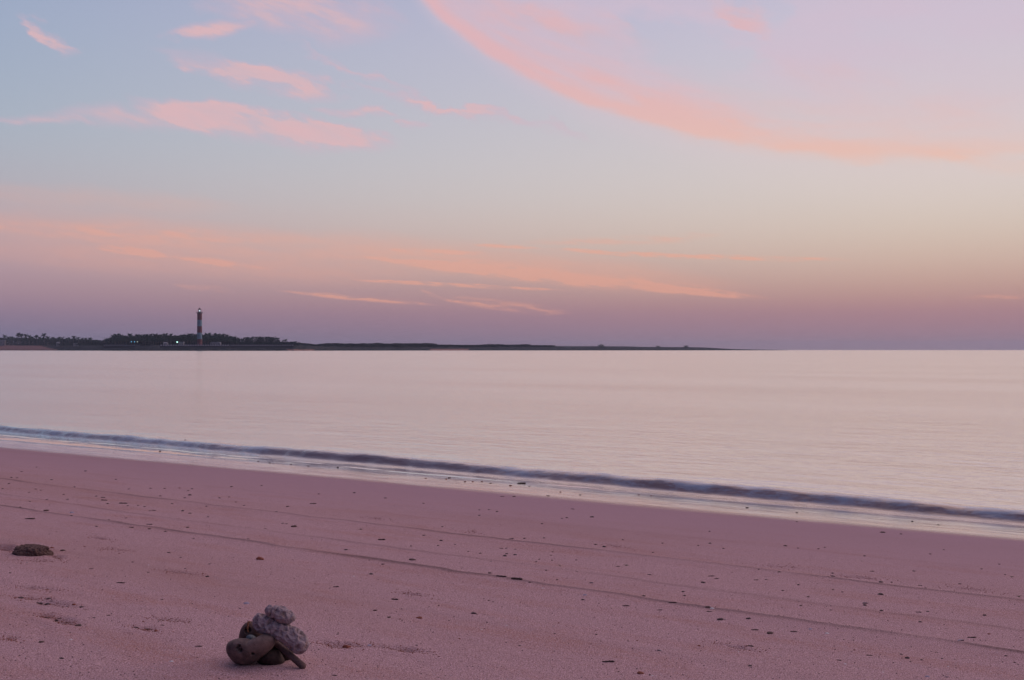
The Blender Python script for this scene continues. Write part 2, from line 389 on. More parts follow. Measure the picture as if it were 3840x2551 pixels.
def sand_material():
    m, N, b = material('beach sand')
    geo = N.n('ShaderNodeNewGeometry').outputs['Position']
    dp = N.n('ShaderNodeVectorMath', operation='DOT_PRODUCT'); N.l(geo, dp.inputs[0]); dp.inputs[1].default_value = (ND.x, ND.y, 0)
    s = dp.outputs['Value']
    sh = N.mapping(geo, rot=(0, 0, -math.atan2(TD.y, TD.x)))           # x runs along the shore
    st_ = N.mapping(sh, scale=(.25, 1, 1))
    at_ = N.n('ShaderNodeAttribute', attribute_name='drift').outputs['Fac']
    wob = N.noise(st_, .9, 3, .5)
    sw = N.m('ADD', s, N.m('MULTIPLY', N.m('SUBTRACT', wob, .5), .28))
    wet = N.ss(sw, 7.52, 7.86)
    damp = N.ss(sw, 4.9, 7.4)
    grain = N.noise(geo, 260, 3, .7); grain2 = N.noise(geo, 90, 3, .7); blot = N.noise(st_, 5, 4, .6); big = N.noise(st_, 1.1, 4, .55)
    dry = N.mix(N.ss(grain, .32, .68), (.172,.083,.094,1), (.645,.410,.445,1))
    dry = N.mix(N.m('MULTIPLY', N.ss(grain2, .5, .72), .55), dry, (.52,.32,.29,1))
    dry = N.mix(N.m('MULTIPLY', N.m('MULTIPLY', N.ss(blot, .46, .72), N.ss(N.noise(geo, 140, 2, .6), .40, .60)), .55), dry, (.33,.13,.09,1))
    dry = N.mix(N.m('MULTIPLY', N.ss(big, .45, .7), .35), dry, (.36,.20,.19,1))
    dampc = N.mix(N.ss(N.noise(geo, 200, 2, .6), .3, .7), (.315,.183,.215,1), (.395,.243,.283,1))
    dampc = N.mix(N.m('MULTIPLY', N.ss(big, .4, .7), .3), dampc, (.29,.165,.175,1))
    col = N.mix(damp, dry, dampc)
    # shell grit: pale and rust flecks, only on the drier sand
    v = N.n('ShaderNodeTexVoronoi', feature='F1'); N.l(geo, v.inputs['Vector']); v.inputs['Scale'].default_value = 95
    cs = N.n('ShaderNodeSeparateColor'); N.l(v.outputs['Color'], cs.inputs[0])
    dryf = N.m('SUBTRACT', 1, damp)
    fl = N.m('MULTIPLY', N.m('MULTIPLY', N.ss(v.outputs['Distance'], .16, .30, 1, 0), dryf), N.m('GREATER_THAN', cs.outputs[0], .86))
    fc = N.mix(N.m('GREATER_THAN', cs.outputs[1], .55), (.09,.04,.04,1), N.mix(N.m('GREATER_THAN', cs.outputs[2], .5), (.34,.10,.06,1), (.62,.48,.46,1)))
    col = N.mix(N.m('MULTIPLY', fl, .75), col, fc)
    lnf = N.m('MULTIPLY', at_, N.ss(grain2, .30, .60, .45, 1.0), clamp=True)
    col = N.mix(N.m('MULTIPLY', lnf, .7), col, (.08,.042,.046,1))
    wetc = N.mix(N.noise(st_, 3, 3, .5), (.15,.080,.075,1), (.21,.115,.11,1))
    col = N.mix(wet, col, wetc)
    N.l(col, b.inputs['Base Color'])
    b.inputs['Roughness'].default_value = .9; b.inputs['Specular IOR Level'].default_value = .12
    # wet film
    film = N.noise(N.mapping(sh, scale=(.22, 1, 1)), 7, 4, .6)
    cb = N.n('ShaderNodeBump'); cb.inputs['Strength'].default_value = .35; cb.inputs['Distance'].default_value = .006
    N.l(N.noise(N.mapping(sh, scale=(.3, 1, 1)), 14, 4, .6), cb.inputs['Height'])
    lw = N.n('ShaderNodeLayerWeight'); lw.inputs['Blend'].default_value = .5; N.l(cb.outputs[0], lw.inputs['Normal'])
    fr = N.m('MULTIPLY_ADD', N.m('POWER', lw.outputs['Facing'], 1.25), .96, .03)
    gl = N.n('ShaderNodeBsdfGlossy'); gl.inputs['Color'].default_value = (1,1,1,1); N.l(N.ss(film, .35, .75, .10, .2), gl.inputs['Roughness']); N.l(cb.outputs[0], gl.inputs['Normal'])
    ms = N.n('ShaderNodeMixShader'); N.l(N.m('MULTIPLY', wet, fr), ms.inputs[0]); N.l(b.outputs[0], ms.inputs[1]); N.l(gl.outputs[0], ms.inputs[2])
    N.l(ms.outputs[0], m.node_tree.nodes['Material Output'].inputs['Surface'])
    bp = N.n('ShaderNodeBump'); bp.inputs['Distance'].default_value = .0022
    N.l(N.m('MULTIPLY_ADD', dryf, .75, .12), bp.inputs['Strength'])
    hh = N.m('ADD', N.m('MULTIPLY', grain, 1.5), N.m('MULTIPLY', grain2, 2.4))
    N.l(hh, bp.inputs['Height']); N.l(bp.outputs[0], b.inputs['Normal'])
    return m
sand_m = sand_material()
ground = grid_mesh('ground', S, T, Z, {'drift': drift}, sand_m); tag(ground, kind='structure')

def ground_z(x, y):
    s = x*ND.x+y*ND.y; t = x*TD.x+y*TD.y
    i = int(np.clip(np.searchsorted(S, s)-1, 0, len(S)-2)); j = int(np.clip(np.searchsorted(T, t)-1, 0, len(T)-2))
    a = (s-S[i])/(S[i+1]-S[i]); b = (t-T[j])/(T[j+1]-T[j])
    return float((Z[i,j]*(1-a)+Z[i+1,j]*a)*(1-b)+(Z[i,j+1]*(1-a)+Z[i+1,j+1]*a)*b)

# ------------------------------------------------------------------ sea
def water_material():
    m, N, b = material('sea water')
    geo = N.n('ShaderNodeNewGeometry').outputs['Position']
    sh = N.mapping(geo, rot=(0, 0, -math.atan2(TD.y, TD.x)))
    foam = N.n('ShaderNodeAttribute', attribute_name='foam').outputs['Fac']
    swash = N.n('ShaderNodeAttribute', attribute_name='swash').outputs['Fac']
    deep = N.mix(N.noise(N.mapping(sh, scale=(.4,1,1)), 4, 3), (.165,.068,.062,1), (.25,.108,.098,1))
    fn = N.noise(N.mapping(sh, scale=(.35,1,1)), 9, 5, .65)
    ff = N.m('MULTIPLY', foam, N.ss(fn, .38, .66), clamp=True)
    col = N.mix(N.m('MULTIPLY', ff, .85), deep, (.38,.46,.60,1))
    N.l(col, b.inputs['Base Color'])
    # long-exposure softened ripples
    h0 = N.noise(N.mapping(sh, scale=(.4,1,1)), 5.0, 3, .6)
    h1 = N.noise(N.mapping(sh, scale=(.4,1,1), rot=(0,0,.15)), 1.3, 4, .6); h2 = N.noise(N.mapping(sh, scale=(.3,1,1), loc=(5,3,0)), .3, 3, .5)
    h3 = N.noise(N.mapping(sh, scale=(.3,1,1), loc=(5,9,0)), .03, 3, .5)
    hh = N.m('ADD', N.m('ADD', N.m('MULTIPLY', h1, .056), N.m('MULTIPLY', h0, .032)), N.m('ADD', N.m('MULTIPLY', h2, .07), N.m('MULTIPLY', h3, .5)))
    bp = N.n('ShaderNodeBump'); N.l(N.m('MULTIPLY_ADD', swash, -.40, .55), bp.inputs['Strength']); bp.inputs['Distance'].default_value = 1.0
    N.l(hh, bp.inputs['Height']); N.l(bp.outputs[0], b.inputs['Normal'])
    b.inputs['Roughness'].default_value = .6; b.inputs['Specular IOR Level'].default_value = .2
    lw = N.n('ShaderNodeLayerWeight'); lw.inputs['Blend'].default_value = .5; N.l(bp.outputs[0], lw.inputs['Normal'])
    fr = N.m('MULTIPLY_ADD', N.m('POWER', lw.outputs['Facing'], 1.7), .98, .015)
    fr = N.m('MULTIPLY', fr, N.m('SUBTRACT', 1, N.m('MULTIPLY', ff, .6)))
    gl = N.n('ShaderNodeBsdfGlossy'); gl.inputs['Color'].default_value = (1,.99,.95,1); rn = N.noise(N.mapping(sh, scale=(.25,1,1), loc=(2,7,0)), .12, 4, .55); N.l(N.m('MULTIPLY', N.ss(rn, .35, .65, .165, .19), N.m('MULTIPLY_ADD', swash, -.65, 1)), gl.inputs['Roughness']); N.l(bp.outputs[0], gl.inputs['Normal'])
    ms = N.n('ShaderNodeMixShader'); N.l(fr, ms.inputs[0]); N.l(b.outputs[0], ms.inputs[1]); N.l(gl.outputs[0], ms.inputs[2])
    N.l(ms.outputs[0], m.node_tree.nodes['Material Output'].inputs['Surface'])
    return m
S2 = spread(8.5, 10.8, .018, 8.45, 9000, 1.07); T2 = spread(-2, 22, .045, -9000, 9000, 1.10)
SW, TW = np.meshgrid(S2, T2, indexing='ij')
nearw = np.exp(-np.maximum(0, np.abs(TW-9)-30)/30)
crest = np.interp(TW, [-30, 1.25, 6.2, 16.4, 60, 400], [8.7, 8.93, 9.30, 9.72, 10.2, 10.5]) + .16*fbm(TW*.30, TW*0+5, 71, 3) + .05*fbm(TW*2.5, TW*0, 75, 3)
amp = .092*(1+.45*fbm(TW*.35, TW*0+2, 81, 3)+.2*fbm(TW*3, TW*0+2, 84, 2))
q = SW-crest
prof = np.where(q < 0, np.exp(-np.abs(q/.115)**3.5), np.exp(-(q/.26)**2))
hump = amp*prof + .012*np.exp(-((q-1.1)/.35)**2)*(1+2*fbm(TW*.6, TW*0, 88, 2))
lip = .012*fbm(SW*9, TW*3, 91, 3)*np.exp(-(q/.25)**2)
ZW = SEA + (hump+lip)*nearw
# runner of the previous wave, a thin dark-edged sheet ahead of it
run = crest - .36 + .22*fbm(TW*.4, TW*0+3, 95, 3)
ZW = ZW + .007*np.exp(-((SW-run)/.04)**2)*(.5+1.2*fbm(TW*2, SW*4, 97, 3))*nearw
foam = np.exp(-((q+.04)/.12)**2)*np.clip((fbm(TW*.55, TW*0+8, 99, 3)+.08)*7, .1, 1)
water = grid_mesh('water', S2, T2, ZW, {'foam': np.clip(foam, 0, 1), 'swash': 1/(1+np.exp((SW-crest+.12)/.03))}, water_material())
tag(water, kind='structure')

# ------------------------------------------------------------------ far shore
xD  = [-900,   0,  300,  560, 1100, 1250, 1700, 2300, 2800, 3000]
yD  = [2300,2050, 1750, 1400, 1400, 1600, 1900, 2200, 2500, 2600]
def Dx(x): return float(np.interp(x, xD, yD))
gx = [-900, 0, 130, 200, 330, 420, 600, 1100, 1135, 1300, 1640, 2000, 2250, 2368, 2424, 2600, 2661, 2762, 2850, 2960]
gy = [1294,1294,1296,1295,1293,1292,1293,1295,1299,1299,1300,1298.5,1299,1299.5,1301.5,1302.5,1303.5,1309.5,1311.6,1313.5]
def gyx(x): return float(np.interp(x, gx, gy))
def far_at(x, y, off=0):
    D = Dx(x); return Vector(((x-CX)/F*D, D+off, (HY-y)/F*D))
def far_ground(x, off):
    """height of the headland at image column x, off metres behind the waterline"""
    D = Dx(x); top = (HY-gyx(x))/F*D
    k = np.interp(off, [-30, 0, 6, 18, 40, 70, 400], [-3.0/1, SEA-.0, SEA+.35*(top-SEA), SEA+.62*(top-SEA), top, top+.3, top+1.0])
    if off < 0: return SEA-3*min(1, -off/30)
    return float(k)
xs = np.arange(-880, 2961, 5.0); offs = [-30, -6, 0, 3, 6, 12, 18, 26, 34, 40, 50, 70, 110, 180, 300, 400]
vs = []; sandv = []
for x in xs:
    D = Dx(x)
    for o_ in offs:
        n_ = float(fbm(np.array(x*.09), np.array(o_*.2), 5, 3))
        zz = far_ground(x, o_) + (n_*1.1 if 0 < o_ < 60 else 0)*(1 if x < 2600 else .3)
        vs.append(((x-CX)/F*D + 0*o_, D+o_+n_*4, zz))
        h = (zz-SEA)/max(.5, (HY-gyx(x))/F*D-SEA)
        sv = 0
        if x < 215: sv = (h < (.92 if x < 120 else .92-(x-120)/95*.75))
        if 1070 < x < 1180: sv = h < .30
        if 1610 < x < 1760: sv = h < .42
        sandv.append(float(sv))
no = len(offs)
fs = [(i*no+j, (i+1)*no+j, (i+1)*no+j+1, i*no+j+1) for i in range(len(xs)-1) for j in range(no-1)]
hm, N, b = material('far shore rock and scrub')
tcg = N.n('ShaderNodeNewGeometry').outputs['Position']
sa = N.n('ShaderNodeAttribute', attribute_name='sandy').outputs['Fac']
rk = N.mix(N.ss(N.noise(tcg, .12, 4), .35, .65), (.012,.018,.024,1), (.036,.034,.040,1))
N.l(N.mix(sa, rk, (.24,.13,.12,1)), b.inputs['Base Color']); b.inputs['Roughness'].default_value = .95; b.inputs['Specular IOR Level'].default_value = .1
hd = mesh('headland', vs, fs, hm); a_ = hd.data.attributes.new('sandy', 'FLOAT', 'POINT'); a_.data.foreach_set('value', sandv)
tag(hd, kind='structure')

# vegetation ---------------------------------------------------------
def leaf_mat(name, c0, c1, sc=.35):
    m, N, b = material(name)
    p = N.n('ShaderNodeNewGeometry').outputs['Position']
    N.l(N.mix(N.ss(N.noise(p, sc, 3), .35, .65), c0, c1), b.inputs['Base Color'])
    b.inputs['Roughness'].default_value = .8; b.inputs['Specular IOR Level'].default_value = .15
    return m
M_palm = leaf_mat('palm fronds', (.010,.028,.024,1), (.026,.055,.042,1))
M_leaf = leaf_mat('tree foliage', (.010,.028,.024,1), (.026,.055,.040,1))
M_scrub = leaf_mat('scrub foliage', (.010,.020,.024,1), (.022,.036,.036,1))
M_bark = simple_mat('palm bark', (.09,.075,.065), .9, .3, 1.5)

def palm_proto(h, seed, spread_=3.0):
    r = random.Random(seed); root = empty('palm_tree')
    lean = (r.uniform(-.9,.9), r.uniform(-.6,.6)); t = MB()
    pts = [(lean[0]*(k/7)**2, lean[1]*(k/7)**2, h*k/7-.6*(k == 0)) for k in range(8)]
    t.tube(pts, [.26-.015*k for k in range(8)], 7); t.build('trunk', M_bark, root, True)
    c = MB(); top = Vector(pts[-1]); nf = r.randint(15, 19)
    for i in range(nf):
        a = 2*math.pi*i/nf + r.uniform(-.2,.2); up = r.choice((-.1, .35, .8, 1.15)) + r.uniform(-.15,.15); L = spread_*r.uniform(.85, 1.15)
        p = top.copy(); d = Vector((math.cos(a)*math.cos(up), math.sin(a)*math.cos(up), math.sin(up))); side = Vector((-math.sin(a), math.cos(a), 0))
        pv = []
        nseg = 6
        for k in range(nseg+1):
            w = .8*math.sin(math.pi*min(.97, .12+.85*k/nseg))
            pv += [p+side*w-Vector((0,0,w*.55)), p+Vector((0,0,0)), p-side*w-Vector((0,0,w*.55))]
            p = p+d*(L/nseg); d = (d+Vector((0,0,-.28))).normalized()
        fs_ = []
        for k in range(nseg):
            fs_ += [(3*k,3*k+1,3*k+4,3*k+3), (3*k+1,3*k+2,3*k+5,3*k+4)]
        c.add(pv, fs_)
    c.build('crown', M_palm, root, False)
    return root
def blob_leaves(mb, c, rx, ry, rz, n, size, r, low=-.6):
    for _ in range(n):
        while True:
            p = Vector((r.uniform(-1,1), r.uniform(-1,1), r.uniform(low,1)))
            if .25 < p.length < 1: break
        q = Vector((p.x*rx, p.y*ry, p.z*rz))+c
        a = Vector((r.gauss(0,1), r.gauss(0,1), r.gauss(0,1))).normalized(); b_ = a.orthogonal().normalized(); cc = a.cross(b_)
        s_ = size*r.uniform(.6, 1.3)
        mb.add([q+b_*s_, q+cc*s_*.6, q-b_*s_, q-cc*s_*.6], [(0,1,2,3)])
def tree_proto(h, w, seed):
    r = random.Random(seed); root = empty('broadleaf_tree'); t = MB()
    t.tube([(0,0,-.6),(.1,0,h*.3),(.2,.1,h*.6),(.1,0,h*.82)], [.3,.24,.16,.06], 7)
    for k in range(5):
        a = k*1.3+seed; z0 = h*(.3+.08*k)
        t.tube([(.1,0,z0),(math.cos(a)*w*.4, math.sin(a)*w*.4, z0+h*.22)], [.12,.04], 5)
    t.build('trunk', M_bark, root, True)
    c = MB()
    for k in range(9):
        a = k*2.4+seed; rr = w*.5*math.sqrt((k+.5)/9)
        blob_leaves(c, Vector((math.cos(a)*rr, math.sin(a)*rr, h*(.60+.28*r.random()*(1-rr/w)))), w*.30, w*.30, h*.2, 46, .42, r, -1)
    c.build('crown', M_leaf, root, False)
    return root
def bush_proto(h, w, seed):
    r = random.Random(seed); root = empty('coastal_bush'); t = MB()
    for k in range(4):
        a = k*1.6+seed; t.tube([(0,0,-.4),(math.cos(a)*w*.3, math.sin(a)*w*.3, h*.6)], [.12,.04], 5)
    t.build('stem', M_bark, root, True)
    c = MB()
    for k in range(8):
        a = k*2.4+seed; rr = w*.42*math.sqrt((k+.3)/8)
        blob_leaves(c, Vector((math.cos(a)*rr, math.sin(a)*rr, h*.42*(1-.5*(rr/w)))), w*.26, w*.26, h*.52, 46, .45, r, -.9)
    c.build('foliage', M_scrub, root, False)
    return root
palms = [(palm_proto(8.2, 1, 4.2), 10.9), (palm_proto(8.8, 2, 3.7), 11.2), (palm_proto(7.4, 3, 4.4), 10.2)]
trees = [(tree_proto(9, 8, 1), 8.9), (tree_proto(9, 7, 5), 8.9)]
bushes = [(bush_proto(4, 8, 1), 3.7), (bush_proto(4, 6, 4), 3.7), (bush_proto(4, 10, 7), 3.6)]
used = set()
def plant(kind, x, ytop, off, label, cat, group, wide=1.0):
    lst = {'p': palms, 't': trees, 'b': bushes}[kind]
    k = random.randrange(len(lst)); pr, hh = lst[k]
    if (kind, k) not in used: used.add((kind, k)); o = pr
    else: o = copy_tree(pr)
    D = Dx(x)+off; z0 = far_ground(x, off); X = (x-CX)/F*D
    hz = max(1.2, (HY-ytop)/F*D - z0); sc = hz/hh
    o.location = (X, D, z0); o.rotation_euler = (0, 0, random.uniform(0, 6.28))
    o.scale = (sc**.6*wide if kind == 'p' else sc**.5*wide,)*2 + (sc,)
    tag(o, label, cat, group); return o
GP = 'trees along the far shore'
left_p = [(18,1255.5),(34,1263),(45,1261),(66,1247.6),(77,1251),(94,1252.5),(108,1257),(123,1262),(139,1256),(148,1261),(168,1249.5),(180,1261),
          (197,1264),(209,1266),(225,1263),(236,1263),(250,1266),(261,1265),(276,1260),(295,1264),(307,1266),(322,1267),(335,1266),(343,1269)]
special = {18:'bushy palm nearest the left end of the far shore', 66:'tallest palm of the far left tree line above the pink sand strip',
           168:'tall spreading palm standing alone above trees right of the pink sand strip',
           276:'small palm poking up over the low trees left of the two thin masts'}
for x, y in left_p:
    lab = special.get(x) or ('ragged dark palm in the far left grove behind the pink sand strip' if x < 190 else 'short dark palm in the low tree line between pink sand strip and thin masts')
    plant('p', x, y, random.uniform(60, 90), lab, 'palm tree', 'palms along the far left shore', 1.1)
for x, y in [(-60,1262),(-30,1262),(4,1268),(26,1266),(56,1262),(70,1262),(86,1262),(101,1265),(116,1268),(131,1266),(156,1264),(172,1264),(189,1267),(203,1270),(218,1270),(231,1269),(245,1270),(257,1270),(269,1268),(284,1269),(301,1270),(315,1270),(329,1271),(350,1273),(362,1275),(374,1275.5)]:
    plant('t', x, y, random.uniform(90, 130), 'low rounded dark tree filling the grove on the far left shore', 'tree', 'low trees along the far left shore', .85)
# woodland behind the lighthouse, one tree at a time
wx = [386,400,413,428,440,455,470,483,520,600,635,690,735,765,781,809,825,841,857,871,880,894]
wy = [1274,1269,1264,1258,1256,1253,1256,1255.5,1256,1256,1254,1254.5,1253,1253,1251.5,1255,1257,1256.5,1258,1260,1263,1265.5]
x = 388.
while x < 885:
    y = float(np.interp(x, wx, wy))+random.uniform(-1.0, 3.0)
    side = 'left of' if x < 748 else 'right of'
    if random.random() < .45 and x > 420:
        plant('p', x, y-random.uniform(1,6), random.uniform(70,100), f'palm crown rising from the woodland {side} the striped lighthouse', 'palm tree', 'palms in the lighthouse wood', 1.05)
    else:
        plant('t', x, y+.5, random.uniform(70,110), f'dark rounded tree in the dense woodland {side} the striped lighthouse', 'tree', 'trees in the lighthouse wood', .95)
    x += random.uniform(4.0, 6.2)
x = 425.
while x < 900:
    plant('t', x, float(np.interp(x, wx, wy))+random.uniform(7,13), 62, 'lower dark tree at front edge of the lighthouse woodland', 'tree', 'front trees of the lighthouse wood', 1.0)
    x += random.uniform(8, 12)
for i, (x, y) in enumerate([(894,1265.5),(912,1269),(928,1264),(941,1267),(959,1262.5),(970,1264),(979,1262),(988,1263),(997,1262.5),(1006,1262.5),(1015,1264),(1023,1265),(1034,1267.5),(1044,1275),(1060,1274.5),(1072,1271)]):
    lab = {13:'short palm left of the last pair at the right end of the open palm grove', 15:'taller of the last two palms at right end of the open palm grove'}.get(i, 'palm on thin trunk in the see-through grove right of the lighthouse')
    plant('p', x, y, random.uniform(50, 80), lab, 'palm tree', 'palms in the open grove', 1.0)
for x, y in [(903,1277),(920,1278),(936,1276),(951,1277),(966,1276),(985,1276),(1003,1277),(1019,1277),(1033,1279),(1050,1283),(1067,1283),(1082,1284)]:
    plant('b', x, y, 60, 'low scrub bush under the open palm grove right of lighthouse', 'bush', 'bushes under the open palm grove', .7)
# spit vegetation
plant('t', 1107, 1278, 40, 'rounded dark tree standing alone where the palm grove ends', 'tree', None, .7)
plant('t', 1122, 1281.5, 40, 'smaller rounded tree just right of the lone tree after the palm grove', 'tree', None, .6)
bx = [1095,1139,1150,1162,1172,1183,1200,1215,1227,1248,1268,1285,1298,1312,1330,1345,1359,1378,1395,1418,1440,1464,1488,1510,1535,1559,1580,1596,1615,1637,1640,1664,1776,1810,1842,1856,1871,1895,1929,1944,1978,1990,2070,2250]
by = [1286,1287,1289,1288.5,1290.5,1292.5,1290,1288.5,1287.2,1287.2,1287,1288.5,1290.5,1287.2,1288.5,1289,1286.4,1288.6,1287.8,1285.4,1288.5,1289,1287,1288.6,1287,1287,1288,1286,1287.5,1289.5,1293,1292.2,1293.5,1292.5,1289.4,1291.5,1289.6,1292.5,1292,1292,1289.4,1294,1294.6,1296.5]
x = 1092.
while x < 1640:
    y = float(np.interp(x, bx, by))
    plant('b', x, y+random.uniform(-.3,.8), random.uniform(30,50), 'dense dark bush in the hedge-like scrub between palm grove and pale sand patch', 'bush', 'bushes along the first stretch of the spit', 1.5)
    x += random.uniform(7, 11)
while x < 2080:
    y = float(np.interp(x, bx, by))
    plant('b', x, y+random.uniform(-.2,.6), random.uniform(30,45), 'low dark bush on the thin middle stretch of the spit', 'bush', 'bushes along the middle of the spit', 1.7)
    x += random.uniform(9, 13)
for x, y, lab in [(2254,1291.5,'leftmost of three lone bushes humped on the bare end of the spit'),(2467,1296.8,'middle of three lone bushes humped on the bare end of the spit'),(2573,1295.6,'rightmost of three lone bushes, nearest the tip of the spit')]:
    plant('b', x, y, 36, lab, 'bush', 'lone bushes near the tip of the spit', 1.3)
for pr, k in [(palms,'p'),(trees,'t'),(bushes,'b')]:
    for i, (o, _) in enumerate(pr):
        if (k, i) not in used:
            for ch in list(o.children): bpy.data.objects.remove(ch)
            bpy.data.objects.remove(o)

# undergrowth as one mass
ug = MB(); rr_ = random.Random(3)
def under(x0, x1, ytf, off, n, sz):
    for _ in range(n):
        x = rr_.uniform(x0, x1); D = Dx(x)+off+rr_.uniform(-14, 14); z0 = far_ground(x, off)
        zt = (HY-ytf(x))/F*D
        z = z0-.5+(zt-z0+.5)*rr_.random()**1.2
        q = Vector(((x-CX)/F*D, D, z)); a = Vector((rr_.gauss(0,.6), rr_.gauss(-1,.5), rr_.gauss(0,.6))).normalized(); b_ = a.orthogonal().normalized(); cc = a.cross(b_)
        s_ = sz*rr_.uniform(.5, 1.3)
        ug.add([q+b_*s_, q+cc*s_*.7, q-b_*s_, q-cc*s_*.7], [(0,1,2,3)])
under(-60, 380, lambda x: float(np.interp(x,[-60,0,190,380],[1267,1267,1270,1277])), 105, 7000, 1.3)
under(380, 900, lambda x: float(np.interp(x,wx,wy))+7, 90, 9000, 1.5)
under(900, 1110, lambda x: 1283, 66, 2200, 1.1)
under(903, 1048, lambda x: 1266+3*math.sin(x*.23), 66, 1300, 1.0)
under(1085, 1640, lambda x: float(np.interp(x,bx,by))+1.2, 44, 5000, 1.1)
under(1640, 2080, lambda x: float(np.interp(x,bx,by))+1.2, 40, 2600, 1.1)
under(190, 430, lambda x: 1288, 40, 1500, 1.0)
u = ug.build('undergrowth', M_scrub); tag(u, 'dense dark undergrowth massed below the trees of the far shore', 'undergrowth', kind='stuff')

# ------------------------------------------------------------------ lighthouse
def lighthouse():
    off = 34; x = 748.5; D = Dx(x)+off; k = D/F; zb = far_ground(x, off)
    root = empty('lighthouse', ((x-CX)/F*D, D, zb))
    tag(root, 'tall red and white banded lighthouse with a lit lantern above the dark wood', 'lighthouse')
    Zp = lambda py: (HY-py)*k-zb
    m, N, b = material('lighthouse bands')
    oc = N.n('ShaderNodeTexCoord').outputs['Object']; sp = N.n('ShaderNodeSeparateXYZ'); N.l(oc, sp.inputs[0]); z = sp.outputs[2]
    f = N.m('SUBTRACT', N.m('ADD', N.m('GREATER_THAN', z, Zp(1272)), N.m('GREATER_THAN', z, Zp(1224))), N.m('ADD', N.m('GREATER_THAN', z, Zp(1248)), N.m('GREATER_THAN', z, Zp(1200))))
    dirt = N.noise(oc, .6, 4, .6)
    N.l(N.mix(f, N.mix(dirt, (.10,.012,.02,1), (.15,.022,.03,1)), N.mix(dirt, (.11,.18,.26,1), (.15,.23,.31,1))), b.inputs['Base Color'])
    b.inputs['Roughness'].default_value = .7
    r0, r1 = 9.6*k, 8.6*k
    t = MB(); t.lathe([(r0*1.08,-1),(r0*1.08,1.2),(r0,1.21)]+[(r0+(r1-r0)*i/10, 1.21+(Zp(1178)-1.21)*i/10) for i in range(1, 11)]+[(r1+.5,Zp(1176)+.2)], 40)
    t.build('tower', m, root, True)
    white = simple_mat('lighthouse gallery paint', (.16,.15,.17), .6, .15, 1); iron = simple_mat('lantern ironwork', (.10,.035,.04), .5, .2, 1)
    g = MB(); zg = Zp(1176)+.2; g.lathe([(r1+.5,zg+.003),(r1+1.2,zg+.5),(r1+1.2,zg+.8)], 40); ga = g.build('gallery', white, root)
    ra = MB()
    for i in range(24):
        a = 2*math.pi*i/24; ra.tube([(math.cos(a)*(r1+1.0),math.sin(a)*(r1+1.0),zg+.803),(math.cos(a)*(r1+1.0),math.sin(a)*(r1+1.0),zg+1.9)], .06, 5)
    for zz in (1.3, 1.9):
        ring = [(math.cos(2*math.pi*i/32)*(r1+1.0), math.sin(2*math.pi*i/32)*(r1+1.0), zg+zz) for i in range(33)]; ra.tube(ring, .07, 5)
    ra.build('railing', iron, ga)
    lr = MB(); zl = Zp(1170); rl = 5.8*k; lr.lathe([(rl,zg+.803),(rl,zl)], 24); lo = lr.build('lantern_room', white, root)
    bars = MB()
    zt = Zp(1161)
    for i in range(10):
        a = 2*math.pi*i/10; bars.tube([(math.cos(a)*rl*.97,math.sin(a)*rl*.97,zl),(math.cos(a)*rl*.97,math.sin(a)*rl*.97,zt)], .11, 5)
    bars.build('glazing_bars', iron, lo)
    gm, N, b = material('lantern glass'); b.inputs['Base Color'].default_value = (.8,.85,.9,1); b.inputs['Roughness'].default_value = .02
    b.inputs['Transmission Weight'].default_value = 1; b.inputs['IOR'].default_value = 1.05
    gl = MB(); gl.lathe([(rl*.9,zl+.01),(rl*.9,zt-.01)], 24); gl.build('glass', gm, lo)
    em, N, b = material('lit lamp'); b.inputs['Base Color'].default_value = (.9,.95,1,1); b.inputs['Emission Color'].default_value = (.72,.93,1,1); b.inputs['Emission Strength'].default_value = 1.2
    lp = MB(); zc = (zl+zt)/2-.2; lp.lathe([(.2,zc-.9),(.6,zc-.7),(.8,zc),(.6,zc+.7),(.2,zc+.9)], 16); lp.build('lamp', em, lo, True)
    dm = MB(); dm.lathe([(rl*1.05,zt+.003),(rl*.98,zt+.5),(rl*.7,zt+1.1),(rl*.35,zt+1.6),(.25,zt+1.9)], 24); dome = dm.build('dome', iron, root, True)
    fi = MB(); fi.lathe([(.2,zt+1.903),(.45,zt+2.2),(.2,zt+2.5),(.06,zt+2.6),(.05,zt+3.8)], 10); fi.build('finial', iron, dome)
    dr = MB(); dr.box(-.6,.6,-r0*1.08-.12,-r0*.9,.2,2.6); dr.build('door', iron, root)
    ww = MB()
    for py in (1285, 1260, 1236, 1212, 1190):
        zz = Zp(py); ra_ = r0+(r1-r0)*(zz/Zp(1178)); w1 = MB(); w1.box(-.35,.35,-ra_-.04,-ra_+.4,zz-.6,zz+.6); w1.build('window', iron, root)
lighthouse()

# lamps on the promenade
def lamp(name, x, y, col, e, size, label, off=24):
    D = Dx(x)+off; z0 = far_ground(x, off); k = D/F; h = (HY-y)*k-z0
    root = empty(name, ((x-CX)/F*D, D, z0)); tag(root, label, 'street lamp', 'lit lamps on the far shore')
    p = MB(); p.tube([(0,0,-.5),(0,0,h-.3),(0,-.3,h+size*.9),(0,-.9,h+size)], [.12,.09,.07,.06], 8); p.build('pole', simple_mat('lamp pole paint', (.12,.13,.15)), root)
    hd_ = MB(); hd_.lathe([(.12,h+size*.8),(size*.5,h+size*.45),(size*.62,h+size*.4)], 12, (0,-.9)); hd_.build('lamp_shade', simple_mat('lamp shade metal', (.2,.2,.22)), root)
    m, N, b = material('lamp glow'); b.inputs['Base Color'].default_value = col; b.inputs['Emission Color'].default_value = col; b.inputs['Emission Strength'].default_value = e*.5
    q = MB(); q.lathe([(size*.25,h-size*.55),(size*.55,h-size*.2),(size*.55,h+size*.2),(size*.4,h+size*.38)], 12, (0,-.9)); q.build('bulb', m, root, True)
